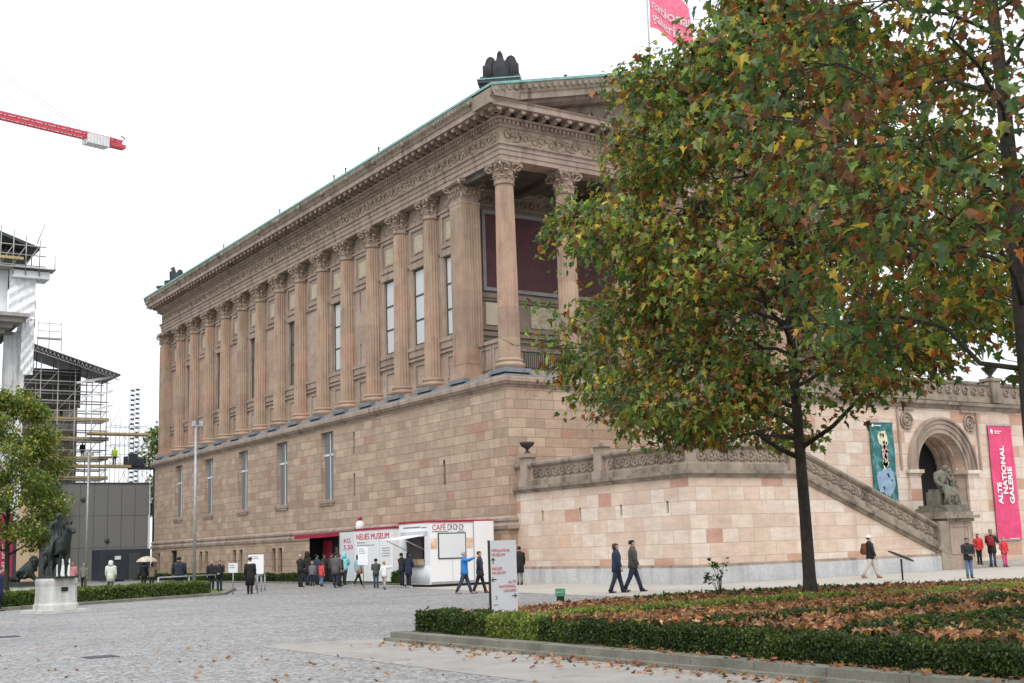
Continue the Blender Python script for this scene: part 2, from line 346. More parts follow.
museum = thing('museum_building', 'huge temple-like sandstone museum with a long row of fluted columns above a plain base', 'museum', (0,0,0))
base_win = [71.35,78.65,85.95,93.25,100.55]
holes = [(y-.95,y+.95,5.05,9.38) for y in base_win] + [(56.45,56.7,5.12,6.45),(67.33,67.57,7.66,9.0),(67.33,67.57,5.1,6.5),(104.6,104.75,7.7,8.9),(104.6,104.75,5.2,6.4)]
mb = MB(); wall_holes(mb,'x',XF,YF,YB,3.2,9.7,holes,.34)
for a,b,c,d in holes[5:]: mb.box(XF+.1,XF+.4,a-.1,b+.1,c-.1,d+.1,1)
mb.add([(XF,YF,0),(XR,YF,0),(XR,YF,9.7),(XF,YF,9.7)],[(0,1,2,3)]); mb.add([(XR,YF,0),(XR,YB,0),(XR,YB,9.7),(XR,YF,9.7)],[(0,1,2,3)]); mb.add([(XF,YB,0),(XR,YB,0),(XR,YB,9.7),(XF,YB,9.7)],[(0,1,2,3)])
mb.build('base_wall', [M['base'],M['dark']], museum, fix=False)
lower = []
for y in (85.9,87.2,78.6,79.75,93.2,94.5): lower.append((y-.34,y+.34,.6,2.2))
lower += [(100.3,101.9,.3,2.4),(104.75,105.5,.6,2.2)]
mb = MB(); wall_holes(mb,'x',XF-.15,YF-.02,YB+.1,0,2.62,lower,.45)
for a,b,c,d in lower: mb.box(XF+.08,XF+.4,a-.05,b+.05,c-.05,d+.05,1)
mb.add([(XF-.15,YB+.1,0),(XF-.15,YB+.1,2.62),(XF+1,YB+.1,2.62),(XF+1,YB+.1,0)],[(0,1,2,3)])
mb.add([(XF-.15,YF-.02,0),(XF-.15,YF-.02,2.62),(XF+1,YF-.02,2.62),(XF+1,YF-.02,0)],[(0,1,2,3)])
mb.build('basement_wall', [M['base'],M['dark']], museum, fix=False)

def ring(name, prof, m, x0, x1, y0, y1, extra=None):
    """profile (out,z) swept round the rectangle"""
    mb = MB(); P = [(x0,y1,-1,1),(x0,y0,-1,-1),(x1,y0,1,-1),(x1,y1,1,1)]; rr = []
    for x,y,nx,ny in P: rr.append([(x+nx*o,y+ny*o,z) for o,z in prof])
    rr.append(rr[0]); mb.loft(rr, 0, False, cap=False)
    if extra: extra(mb)
    return mb.build(name, m, museum)
ring('string_course', [(-.05,2.62),(.22,2.62),(.24,2.8),(.14,2.9),(.14,2.98),(.2,3.02),(.2,3.14),(.02,3.26),(-.05,3.26)], M['trim'], XF, XR, YF, YB)
ring('base_cornice', [(-.05,9.62),(.04,9.62),(.08,9.72),(.2,9.78),(.24,9.86),(.3,9.9),(.3,10.1),(.26,10.16),(-.05,10.2)], M['trim'], XF, XR, YF, YB)
ring('zinc_flashing', [(.0,10.18),(.2,10.185),(-.12,10.38),(-1.6,10.42),(-1.6,10.18)], M['zinc'], XF, XR, YF, YB)
mb = MB(); mb.box(XF+.3,XR-.3,YF+.3,YB-.3,10.3,ZC); mb.build('stylobate', M['trim'], museum)

for y in base_win:                                                   # tall windows of the base
    wf = MB(); x = XF+.27
    for u in (y-.95,y-.02,y+.89): wf.box(x,x+.08,u,u+.06,5.05,9.38)
    for z in (5.05,7.9,9.3): wf.box(x+.005,x+.075,y-.95,y+.95,z,z+.08)
    wo = wf.build('window', M['greyframe'], museum)
    p = MB(); p.box(x+.03,x+.05,y-.95,y+.95,5.05,9.38); p.build('pane', M['base_pane'], wo)
    c = MB(); c.box(x+.015,x+.028,y-.8,y-.1,5.15,7.85); c.box(x+.015,x+.028,y+.1,y+.82,5.15,7.85); c.box(x+.015,x+.028,y-.6,y+.6,8.0,8.9); c.build('curtain', M['dull_curtain'], wo)
    c = MB(); c.box(x-.02,x,y-.98,y+.98,7.86,8.0); c.box(x-.02,x,y-.06,y+.05,5.05,9.3); c.build('glazing_bar', M['offwhite'], wo)
    sl_ = MB(); sl_.box(XF-.12,XF+.3,y-1.15,y+1.15,4.86,5.045); sl_.box(XF-.08,XF+.02,y-1.05,y+1.05,4.72,4.86); sl_.build('sill', M['trim'], wo)

# columns ----------------------------------------------------------
def fluted(r0, r1, z0, z1, nf=20, rows=6):
    mb = MB(); rings = []
    for i in range(rows+1):
        t = i/rows; r = r0+(r1-r0)*(t**1.4); z = z0+(z1-z0)*t; rg = []
        for k in range(nf):
            for a, d in ((0,1),(.18,1),(.34,.93),(.59,.905),(.84,.93)):
                th = 2*PI*(k+a)/nf; rg.append((r*d*math.cos(th),r*d*math.sin(th),z))
        rings.append(rg)
    mb.loft(rings, 0, False); return mb
def leaf_strip(mb, ang, r, z, w, h, curl, n=5):
    """acanthus leaf curling outward at its tip"""
    rows = []
    for i in range(n+1):
        t = i/n; rr = r + curl*max(0,t-.45)**1.5*2.2; zz = z+h*(t if t < .8 else .8-(t-.8)*.9)
        ww = w*(1-.55*t**2)*.5
        for sgn, dr in ((-1,-.03),(0,.035),(1,-.03)):
            a = ang+sgn*ww/rr
            rows.append(((rr+dr)*math.cos(a),(rr+dr)*math.sin(a),zz))
    mb.add(rows, [(i*3+j,i*3+j+1,(i+1)*3+j+1,(i+1)*3+j) for i in range(n) for j in range(2)], 0, False)
def capital_mb(r=.48, h=1.25, z0=9.7):
    mb = MB(); mb.lathe([(r,z0-.02),(r+.05,z0),(r+.07,z0+.05),(r+.04,z0+.1),(r,z0+.12),(r,z0+.5),(r+.06,z0+.85),(r+.16,z0+1.02)], 24)
    for k in range(8): leaf_strip(mb, 2*PI*k/8, r+.03, z0+.1, .40, .45, .22)
    for k in range(8): leaf_strip(mb, 2*PI*(k+.5)/8, r+.04, z0+.3, .40, .58, .26)
    for k in range(4):                                               # corner volutes under the abacus
        a = PI/4+k*PI/2; c = Vector((math.cos(a),math.sin(a),0)); tn = Vector((-c.y,c.x,0))
        mb.tube([c*(r+.02)+Vector((0,0,z0+.55)), c*(r+.16)+Vector((0,0,z0+.85)), c*(r+.30)+Vector((0,0,z0+1.0))], [.06,.075,.08], 6)
        ctr = c*(r+.30)+Vector((0,0,z0+.90))
        pts = [ctr+(c*math.cos(q)+Vector((0,0,1))*math.sin(q))*(.15-.1*q/9) for q in np.linspace(1.6,-7,13)]
        mb.tube(pts, .055, 6)
        for sg in (-1,1):
            c2 = Vector((math.cos(a+sg*.55),math.sin(a+sg*.55),0)); ct = c2*(r+.17)+Vector((0,0,z0+.93))
            mb.tube([ct+(tn*math.cos(q)+Vector((0,0,1))*math.sin(q))*(.1-.06*q/8) for q in np.linspace(0,8,9)], .04, 5)
    ab = []                                                          # concave-sided abacus
    for k in range(4):
        a = PI/4+k*PI/2
        for da, rr in ((-.09,r+.43),(.09,r+.43),(.45,r+.22),(PI/4,r+.17),(PI/2-.45,r+.22)): ab.append((rr*math.cos(a+da),rr*math.sin(a+da)))
    mb.loft([[(x*s_,y*s_,z) for x,y in ab] for s_,z in ((.93,z0+1.03),(.97,z0+1.12),(1.0,z0+1.13),(1.0,z0+h))], 0, False)
    for k in range(4):
        a = k*PI/2; mb.sphere((math.cos(a)*(r+.2),math.sin(a)*(r+.2),z0+1.13), (.1,.1,.1), 6, 4)
    return mb
base_me = MB().lathe([(.74,.0),(.74,.12),(.76,.14),(.79,.2),(.76,.27),(.70,.29),(.66,.33),(.65,.38),(.69,.41),(.71,.45),(.69,.5),(.63,.52),(.58,.56)], 28).mesh('column_base', M['column'])
shaft_me = fluted(.565,.475,.5,9.72).mesh('column', M['column']); cap_me = capital_mb().mesh('capital', M['capital'])
sq_me = MB().box(-.8,.8,-.8,.8,-.02,.02).mesh('column_plinth', M['trim'])
def column(x, y):
    o = link('column', shaft_me, museum, (x,y,ZC))
    link('column_base', base_me, o); link('capital', cap_me, o).rotation_euler = (0,0,RNG.choice((0,PI/2,PI,-PI/2))); return o
BAY = 3.645; CY = [55.0+BAY*k for k in range(15)]                    # CY[0] and CY[14] are the corner pilasters
for y in CY[1:14]: column(33.75, y)
for k in range(8): column(33.75+3.857*k, 51.0)
for y in CY[1:14]: column(60.75, y)
pil = MB(); pil.box(-.6,.6,-.6,.6,.35,9.72); pil.box(-.74,.74,-.74,.74,0,.2); pil.box(-.68,.68,-.68,.68,.2,.35)
for k in range(7):
    u = -.5+k*1./6
    pil.box(u-.045,u+.045,-.635,-.6,.8,9.4); pil.box(-.635,-.6,u-.045,u+.045,.8,9.4); 
pil_me = pil.mesh('pilaster', M['column'])
pc = MB(); pc.box(-.62,.62,-.62,.62,9.6,9.75); pc.box(-.56,.56,-.56,.56,9.7,10.7)
for k in range(4):
    st = len(pc.v)
    for u in (-.42,-.14,.14,.42):
        for (w_,h_,z_,c_,off) in ((.26,.45,9.78,.16,0),(.26,.6,9.95,.2,.14)):
            for i in range(5):
                t = i/5; t2 = (i+1)/5; f = lambda q: -.57-c_*max(0,q-.4)**1.4*2
                zz = lambda q: z_+h_*(q if q < .8 else .8-(q-.8)*.8)
                pc.add([(u+off-w_*.5*(1-.5*t*t),f(t),zz(t)),(u+off+w_*.5*(1-.5*t*t),f(t),zz(t)),(u+off+w_*.5*(1-.5*t2*t2),f(t2),zz(t2)),(u+off-w_*.5*(1-.5*t2*t2),f(t2),zz(t2))],[(0,1,2,3)])
    ctr = Vector((-.68,-.68,10.62)); c_ = Vector((-.707,-.707,0))
    pc.tube([ctr+(c_*math.cos(q)+Vector((0,0,1))*math.sin(q))*(.16-.1*q/9) for q in np.linspace(1.6,-7,13)], .06, 6)
    pc.tube([(-.45,-.45,10.2),(-.6,-.6,10.55),(-.72,-.72,10.74)], .08, 6)
    pc.xf(Matrix.Rotation(k*PI/2,4,'Z'), st)
pc.box(-.82,.82,-.82,.82,10.75,10.95); pc.box(-.76,.76,-.76,.76,10.68,10.75)
pcap_me = pc.mesh('capital', M['capital'])
for x in (33.75,60.75):
    for y in (CY[0],CY[14]):
        o = link('pilaster', pil_me, museum, (x,y,ZC)); link('capital', pcap_me, o)
foot_me = MB().box(-.8,.8,-.8,.8,10.38,10.595).mesh('column_footing', M['zinc'])
for x in (33.7, 60.8):                                                # zinc caps between the column feet
    for y in [51.0]+CY: link('column_footing', foot_me, museum, (x,y,0))
# upper wall with its windows
WX = 33.92; mb = MB(); bays = [CY[k]+BAY/2 for k in range(14)]; wb = [0,1,2,4,6,8,10,12]
uh = [(bays[k]-.72,bays[k]+.72,13.42,17.92) for k in wb] + [(68.1,68.3,16.7,17.98),(68.1,68.3,13.43,14.66)]
wall_holes(mb,'x',WX,55.0,106.4,ZC,21.6,uh,.16)
for a,b,c,d in uh[-2:]: mb.box(WX+.2,WX+.4,a-.1,b+.1,c-.1,d+.1,1)
mb.add([(WX,106.4,ZC),(60.4,106.4,ZC),(60.4,106.4,21.6),(WX,106.4,21.6)],[(0,1,2,3)]); mb.add([(60.4,55,ZC),(60.4,106.4,ZC),(60.4,106.4,21.6),(60.4,55,21.6)],[(0,1,2,3)])
mb.build('upper_wall', [M['upper'],M['dark']], museum, fix=False)
for k, y in enumerate(bays):
    x = WX; pn = MB()
    pn.box(x-.1,x+.1,y-1.3,y+1.3,18.12,18.3); pn.box(x-.14,x+.1,y-1.3,y+1.3,20.45,20.6)
    for (r0,r1,d) in ((.78,.98,.1),(.5,.6,.06)):
        zc = 19.42
        pn.box(x-d,x+.05,y-r1,y+r1,zc+r0,zc+r1); pn.box(x-d,x+.05,y-r1,y+r1,zc-r1,zc-r0); pn.box(x-d,x+.05,y-r1,y-r0,zc-r0,zc+r0); pn.box(x-d,x+.05,y+r0,y+r1,zc-r0,zc+r0)
    po = pn.build('upper_panel', M['trim'], museum); pn = MB()
    pn.box(x-.16,x+.1,y-1.3,y+1.3,13.12,13.34); pn.box(x-.1,x+.1,y-1.25,y+1.25,12.75,13.12)
    pn.box(x-.12,x+.1,y-1.3,y+1.3,12.5,12.62)
    for (a,b,c,d) in ((-.62,.62,12.2,12.34),(-.62,.62,11.0,11.14),(-.62,-.48,11.14,12.2),(.48,.62,11.14,12.2)): pn.box(x-.07,x+.05,y+a,y+b,c,d)
    pn.box(x-.1,x+.1,y-1.3,y+1.3,ZC,10.85)
    pn.build('lower_panel', M['trim'], museum)
    q = MB(); q.box(x-.035,x+.03,y-.5,y+.5,18.92,19.92); q.build('panel_relief', M['cream'], po)
    rl = MB(); rl.sphere((x+.05,y-.35,21.0),(.12,.42,.3)); rl.sphere((x+.05,y+.4,21.0),(.12,.4,.3)); rl.sphere((x+.05,y,21.15),(.15,.2,.25)); rl.build('garland', M['capital'], po)
    if k in wb:
        fr = MB(); fx = x+.07
        for u in (-.72,.64): fr.box(fx,fx+.08,y+u,y+u+.08,13.42,17.92)
        for z in (13.42,14.85,16.3,17.82): fr.box(fx+.004,fx+.076,y-.72,y+.72,z,z+.1)
        fo = fr.build('window', M['win_frame'], museum)
        p = MB(); p.box(fx+.03,fx+.05,y-.72,y+.72,13.42,17.92); p.build('pane', M['blind'] if k < 5 else M['glass'], fo)
        sr = MB()
        for (a,b,c,d) in ((-.95,-.73,13.34,18.1),(.73,.95,13.34,18.1)): sr.box(x-.07,x+.02,y+a,y+b,c,d)
        sr.box(x-.13,x+.02,y-1.0,y+1.0,17.94,18.115); sr.build('surround', M['trim'], fo)
# portico rear wall
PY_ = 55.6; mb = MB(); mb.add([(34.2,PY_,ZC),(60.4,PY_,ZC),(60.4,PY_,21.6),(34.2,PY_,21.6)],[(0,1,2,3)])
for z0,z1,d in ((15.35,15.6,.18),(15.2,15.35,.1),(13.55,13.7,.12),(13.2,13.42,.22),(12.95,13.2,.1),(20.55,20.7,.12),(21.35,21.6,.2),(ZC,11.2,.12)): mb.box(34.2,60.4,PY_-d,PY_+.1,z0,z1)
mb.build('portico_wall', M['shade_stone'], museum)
for k in range(4):
    x0 = 35.15+k*6.2; x1 = x0+5.5
    if k == 2: continue
    fr = MB()
    for a,b,c,d in ((x0,x1,15.75,15.95),(x0,x1,20.15,20.35),(x0,x0+.2,15.95,20.15),(x1-.2,x1,15.95,20.15)): fr.box(a,b,PY_-.14,PY_+.02,c,d)
    fo = fr.build('wall_panel', M['frame'], museum); p = MB(); p.box(x0+.2,x1-.2,PY_-.06,PY_+.02,15.95,20.15); p.build('painted_field', M['redpanel'], fo)
for x0,x1,m in ((35.3,37.1,'palepanel'),(38.3,42.2,'cream'),(43.4,45.2,'palepanel'),(53,56.5,'cream')):
    p = MB(); p.box(x0,x1,PY_-.05,PY_+.02,13.85,15.1); rl = p.build('relief_panel', M[m], museum)
    if m == 'cream':
        q = MB()
        for i in range(40): q.sphere((RNG.uniform(x0+.2,x1-.2),PY_-.05,RNG.uniform(14,14.95)),(RNG.uniform(.06,.16),.06,RNG.uniform(.08,.3)),6,4)
        q.build('relief_figures', M['cream'], rl)
for i in range(9):
    x0 = 36+i*2.7; p = MB()
    for a,b,c,d in ((x0,x0+1.9,12.5,12.6),(x0,x0+1.9,11.4,11.5),(x0,x0+.1,11.5,12.5),(x0+1.8,x0+1.9,11.5,12.5)): p.box(a,b,PY_-.07,PY_+.02,c,d)
    p.build('dado_panel', M['trim'], museum)
sc = MB()
for i in range(44):
    x = 34.6+i*.58
    sc.tube([Vector((x+math.cos(q)*(.26-.02*q),PY_-.03,20.98+math.sin(q)*(.26-.02*q))) for q in np.linspace(0,9,12)], .035, 4)
sc.build('scroll_frieze', M['trim_grey'], museum)
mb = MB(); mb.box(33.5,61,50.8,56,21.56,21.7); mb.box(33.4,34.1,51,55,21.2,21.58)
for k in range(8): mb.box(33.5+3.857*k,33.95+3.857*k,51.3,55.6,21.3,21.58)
mb.build('portico_ceiling', M['shaded_ceiling'], museum)
mb = MB(); mb.box(34.1,34.4,51.6,54.4,ZC,12.3); mb.box(34.0,34.5,51.6,54.4,12.3,12.5)
for u in (51.95,53.2): 
    for a,b,c,d in ((u,u+1.05,12.1,12.2),(u,u+1.05,11.0,11.1),(u,u+.1,11.1,12.1),(u+.95,u+1.05,11.1,12.1)): mb.box(34.05,34.11,a,b,c-.05,d-.05)
mb.build('side_parapet', M['trim'], museum)
for k in range(7):
    x0 = 33.75+3.857*k+.7; rlg = MB(); rlg.box(x0,x0+2.45,50.72,50.78,11.5,11.56); rlg.box(x0,x0+2.45,50.72,50.78,10.7,10.74)
    for i in range(20): rlg.box(x0+i*.126,x0+i*.126+.03,50.735,50.765,10.6,11.5)
    rlg.build('railing', M['iron'], museum)
# entablature
EX0, EX1, EY0, EY1 = 33.25, 61.25, 50.5, 106.55
ring('architrave', [(-1.1,21.55),(0,21.55),(0,21.8),(.05,21.81),(.05,22.07),(.1,22.08),(.1,22.28),(.2,22.34),(.2,22.42),(-1.1,22.42)], M['trim'], EX0,EX1,EY0,EY1)
M['frieze'] = blotchy('carved_frieze', (.30,.23,.165), (.45,.36,.275), 1.6, .9, .3, 10)
def frieze_extra(mb):
    R_ = random.Random(3)
    def scroll(p, ax, r):
        pts = [Vector(p)+(ax*math.cos(q)+Vector((0,0,1))*math.sin(q))*(r*(1-q/11)) for q in np.linspace(0,8.5,10)]
        mb.tube(pts, .036, 4)
    y = EY0+.5; k = 0
    while y < EY1-.3: scroll((EX0-.02,y,22.86+(.06 if k%2 else -.06)), Vector((0,1 if k%2 else -1,0)), .36); [mb.sphere((EX0-.01,y+R_.uniform(.1,.5),22.86+R_.uniform(-.36,.36)),(.05,R_.uniform(.06,.13),R_.uniform(.05,.12)),5,4) for _ in range(5)]; y += .55; k += 1
    x = EX0+.5
    while x < EX1-.3: scroll((x,EY0-.02,22.86+(.06 if k%2 else -.06)), Vector((1 if k%2 else -1,0,0)), .36); [mb.sphere((x+R_.uniform(.1,.5),EY0-.01,22.86+R_.uniform(-.36,.36)),(R_.uniform(.06,.13),.05,R_.uniform(.05,.12)),5,4) for _ in range(5)]; x += .55; k += 1
ring('frieze', [(-1,22.42),(.0,22.42),(.0,23.3),(-1,23.3)], M['frieze'], EX0,EX1,EY0,EY1, frieze_extra)
def dentils(mb):
    y = EY0-.2
    while y < EY1+.2: mb.box(EX0-.33,EX0-.1,y,y+.14,23.42,23.6); y += .27
    x = EX0-.2
    while x < EX1+.2: mb.box(x,x+.14,EY0-.33,EY0-.1,23.42,23.6); x += .27
ring('dentil_band', [(-1,23.3),(.08,23.3),(.14,23.38),(.2,23.4),(.2,23.62),(.36,23.63),(.42,23.74),(-1,23.74)], M['trim'], EX0,EX1,EY0,EY1, dentils)
def modil(mb):
    y = EY0-.75
    while y < EY1+.8:
        mb.box(EX0-.98,EX0-.3,y,y+.3,23.84,24.02); mb.box(EX0-.7,EX0-.3,y+.03,y+.27,23.74,23.85); mb.sphere((EX0-.95,y+.15,23.83),(.1,.13,.09),6,4); y += .74
    x = EX0-.75
    while x < EX1+.8:
        mb.box(x,x+.3,EY0-.98,EY0-.3,23.84,24.02); mb.box(x+.03,x+.27,EY0-.7,EY0-.3,23.74,23.85); mb.sphere((x+.15,EY0-.95,23.83),(.13,.1,.09),6,4); x += .74
ring('cornice', [(-.6,24.0),(1.08,24.0),(1.08,24.28),(1.14,24.31),(1.18,24.37),(-.6,24.38)], M['trim'], EX0,EX1,EY0,EY1, modil)
def gut(mb):
    y = EY0+1
    while y < EY1: mb.sphere((EX0-1.22,y,24.6),(.16,.14,.16),6,4); y += 3.645
mb = MB(); pr = [(-.5,24.38),(1.1,24.38),(1.13,24.48),(1.22,24.6),(1.28,24.78),(1.28,24.85),(-.5,24.85)]
for sx, X in ((-1,EX0),(1,EX1)): mb.loft([[(X+sx*o,y,z) for o,z in pr] for y in (EY0-1.3,EY1+1.28)],0,False)
mb.loft([[(x,EY1+o,z) for o,z in pr] for x in (EX0-1.2,EX1+1.2)],0,False); gut(mb)
for i in range(150): mb.box(EX0-1.272,EX0-1.2,EY0-.9+i*.38,EY0-.72+i*.38,24.62,24.76)
mb.build('gutter_moulding', M['trim_grey'], museum)
XC = (EX0+EX1)/2; SL = .252; XE = EX0-1.28
def rz_(x): return SL*(abs(XE-XC)-abs(x-XC))
mb = MB(); mb.tri([(EX0-.3,EY0+.25,24.3),(EX1+.3,EY0+.25,24.3),(XC,EY0+.25,24.38+rz_(XC)-.3)], (0,.4,0)); mb.build('tympanum', M['trim_grey'], museum)
rk = [(-.6,24.02),(1.1,24.02),(1.1,24.34),(1.16,24.38),(1.24,24.6),(1.31,24.8),(1.31,24.9),(-.6,24.9)]
rk2 = [(-.5,23.7),(.4,23.7),(.75,23.86),(.8,24.02),(-.5,24.02)]
mb = MB()
mb.loft([[(x,EY0-o,z+rz_(x)) for o,z in rk] for x in (XE,XC,2*XC-XE)],0,False); mb.loft([[(x,EY0-o,z+rz_(x)) for o,z in rk2] for x in (XE+1.5,XC,2*XC-XE-1.5)],0,False)
for i in range(74):
    x = XE+.2+i*.41; mb.box(x,x+.2,EY0-1.335,EY0-1.2,24.56+rz_(x+.1),24.78+rz_(x+.1))
mb.build('raking_cornice', M['trim_grey'], museum)
mb = MB(); ye = EY1+1.3
for sgn in (-1,1):
    a = XC+sgn*(XC-XE+.03)
    mb.add([(a,EY0-1.36,24.87),(XC,EY0-1.36,24.91+rz_(XC)),(XC,ye,24.91+rz_(XC)),(a,ye,24.87), (a,EY0-1.36,25.0),(XC,EY0-1.36,25.06+rz_(XC)),(XC,ye,25.06+rz_(XC)),(a,ye,25.0)],[(0,1,2,3),(4,5,6,7),(0,1,5,4),(1,2,6,5),(2,3,7,6),(3,0,4,7)])
mb.build('roof', M['copper'], museum)
R_ = random.Random(5)
for i in range(34):
    x = XC+R_.uniform(-11,11); h = max(.25,rz_(x)-1.1); hh = min(h,R_.uniform(.6,2.2)); z0 = 24.4
    tym = MB(); tym.sphere((x,EY0+.1,z0+hh*.4),(.26,.22,hh*.42),7,5); tym.sphere((x+R_.uniform(-.15,.15),EY0+.05,z0+hh*.88),(.13,.13,.15),7,5)
    tym.tube([(x,EY0,z0+hh*.65),(x+R_.uniform(-.6,.6),EY0-.05,z0+hh*R_.uniform(.3,.9))],[.1,.06],5); tym.build('pediment_figure', M['trim'], museum)
MB().box(35.8,37.2,EY0-.02,EY0+.3,24.39,24.95).build('pediment_block', M['trim'], museum)
for y in (62,66.5,68.2,77,88): 
    mb = MB(); mb.tube([(XE+.2,y,24.9),(XE+.2,y,25.35)],.04,5); mb.sphere((XE+.2,y,25.4),.07,6,4); mb.build('roof_spike', M['iron'], museum)
mb = MB(); mb.tube([(36.9,EY0-1,25.6),(36.9,EY0-1,26.35)],.05,5); mb.sphere((36.9,EY0-1,26.4),.1,6,4); mb.build('roof_spike', M['iron'], museum)

# eagle pedestals and eagles on the corners of the roof
def eagle_parts(root):
    pd = MB(); pd.box(-.95,.95,-.95,.95,-.9,.42); pd.box(-1.1,1.1,-1.1,1.1,.42,.6); pd.build('pedestal', M['black_stone'], root)
    cp = MB(); cp.box(-1.13,1.13,-1.13,1.13,.6,.66); cp.build('copper_cover', M['copper'], root)
    bd = MB()
    body = [((0,.25,.7),.42,.36),((0,.2,1.0),.5,.42),((0,.1,1.4),.52,.42),((0,.0,1.8),.42,.34),((0,-.05,2.0),.24,.23),((0,-.08,2.16),.2,.2),((0,-.14,2.28),.17,.2),((0,-.16,2.4),.07,.09)]
    bd.loft([[(c[0]+a*math.cos(2*PI*j/10),c[1]+b*math.sin(2*PI*j/10),c[2]) for j in range(10)] for c,a,b in body])
    bd.tube([(0,-.28,2.3),(0,-.42,2.28),(0,-.46,2.2)],[.07,.05,.02],5)
    for s_ in (-1,1):
        bd.tube([(s_*.25,.05,1.0),(s_*.28,-.1,.85),(s_*.28,-.2,.7)],[.17,.12,.1],6)
        wing = [(s_*.12,.1,1.3),(s_*.26,.13,1.95),(s_*.42,.16,2.2),(s_*.66,.2,2.3),(s_*.88,.26,2.2),(s_*1.04,.3,1.85),(s_*1.12,.32,1.4),(s_*1.15,.36,.95),(s_*1.1,.38,.66),(s_*.3,.36,.66)]
        bd.tri(wing, (0,.17,0))
        for q in range(4): bd.tube([(s_*(.62+q*.14),.16,1.95-q*.05),(s_*(.70+q*.13),.24,.8+.02*q)],[.09,.06],5)
    for x in (-1.05,1.05): bd.box(x-.2,x+.2,-.35,.5,.68,1.05)
    bd.v = [(x*.86,y*.9,.6+(z-.6)*1.05) for x,y,z in bd.v]
    bd.build('eagle', M['black_stone'], root)
eg = thing('eagle_statue', 'black stone eagle with raised wings on the front corner of the museum roof', 'statue', (33.75,51.0,25.15), math.radians(-40), 'eagles on the roof corners')
eagle_parts(eg)
e2 = eg.copy(); COL.objects.link(e2); e2.location = (34.0,105.6,25.1); e2.rotation_euler = (0,0,math.radians(-140)); e2['label'] = 'black eagle statue on the far left rear corner of the museum roof'
for ch in list(eg.children):
    c = ch.copy(); COL.objects.link(c); c.parent = e2

# ------------------------------------------------------------------ lettering
def text_mesh(s, size, m, align='LEFT', ext=.006, bold=0.):
    cu = bpy.data.curves.new('lettering','FONT'); cu.body = s; cu.size = size; cu.align_x = align; cu.extrude = ext; cu.offset = bold
    ob = bpy.data.objects.new('lettering', cu); COL.objects.link(ob); bpy.context.view_layer.update()
    me = bpy.data.meshes.new_from_object(ob.evaluated_get(bpy.context.evaluated_depsgraph_get()))
    bpy.data.objects.remove(ob); bpy.data.curves.remove(cu); me.materials.clear(); me.materials.append(m); return me
FACE_Y = lambda p: Matrix(((1,0,0,p[0]),(0,0,-1,p[1]),(0,1,0,p[2]),(0,0,0,1)))             # read by someone looking along +y
FACE_X = lambda p: Matrix(((0,0,-1,p[0]),(-1,0,0,p[1]),(0,1,0,p[2]),(0,0,0,1)))            # read by someone looking along +x
def text(s, size, m, parent, mtx, align='LEFT', fitw=None, bold=0.):
    me = text_mesh(s, size, m, align, bold=bold)
    if fitw:
        xs = [v.co.x for v in me.vertices]; k = fitw/max(1e-6,max(xs)-min(xs)); me.transform(Matrix.Diagonal((k,1,1,1)))
    me.transform(mtx); return link('lettering', me, parent)

# ------------------------------------------------------------------ staircase wing
WXL, WYF = 33.4, 37.6
wing = thing('staircase_wing', 'pale pink sandstone stair block with carved parapet and sloping flight projecting from the museum', 'staircase')
def zt(x): return 4.5 if x <= 39.5 else 4.5-(x-39.5)*.384
slits = [(48.0,48.16,2.9,3.4),(45.0,45.16,2.9,3.4),(42.0,42.16,2.9,3.4),(38.9,39.06,2.9,3.4)]
mb = MB(); wall_holes(mb,'x',WXL,WYF,50.3,.7,4.5,slits,.3)
for a,b,c,d in slits: mb.box(WXL+.2,WXL+.3,a-.05,b+.05,c-.05,d+.05,1)
mb.add([(WXL,WYF,.7),(39.5,WYF,.7),(39.5,WYF,4.5),(WXL,WYF,4.5)],[(0,1,2,3)])
mb.add([(39.5,WYF,.7),(49.2,WYF,.7),(49.2,WYF,zt(49.2)),(39.5,WYF,4.5)],[(0,1,2,3)])
mb.add([(WXL,WYF,4.5),(39.5,WYF,4.5),(39.5,50.3,4.5),(WXL,50.3,4.5)],[(0,1,2,3)])
mb.build('wall', [M['wing'],M['dark']], wing, fix=False)
mb = MB(); n_ = 24
for i in range(n_):
    xa = 39.5+i*9.7/n_; z = zt(xa+.2)-.05; mb.box(xa,xa+9.7/n_,WYF+.3,39.95,0,max(.02,z))
mb.build('steps', M['path'], wing)
mb = MB(); mb.box(WXL-.14,WXL+.02,WYF-.14,50.28,0,.66); mb.box(WXL+.02,49.2,WYF-.14,WYF+.02,0,.66); mb.build('plinth', M['plinth'], wing)
mb = MB(); mb.box(WXL-.1,WXL+.02,WYF-.1,50.28,.66,.78); mb.box(WXL+.02,49.2,WYF-.1,WYF+.02,.66,.78); mb.build('plinth_moulding', M['trim'], wing)
def lpath(prof, m, name):
    mb = MB(); mb.loft([[(WXL-o,50.28,z) for o,z in prof],[(WXL-o,WYF-o,z) for o,z in prof],[(39.5,WYF-o,z) for o,z in prof],[(49.2,WYF-o,z-(49.2-39.5)*.384) for o,z in prof]],0,False)
    return mb.build(name, m, wing)
lpath([(-.3,4.3),(.06,4.3),(.1,4.4),(.22,4.46),(.24,4.6),(-.3,4.66)], M['trim_grey'], 'cornice')
lpath([(-.38,4.6),(.06,4.62),(.06,4.86),(.0,4.9),(-.38,4.9)], M['trim_grey'], 'parapet_base')
lpath([(-.3,4.9),(-.06,4.9),(-.06,5.5),(-.3,5.5)], M['trim'], 'parapet')
lpath([(-.38,5.5),(.0,5.5),(.06,5.56),(.1,5.6),(.1,5.7),(.02,5.76),(-.38,5.76)], M['trim_grey'], 'coping')
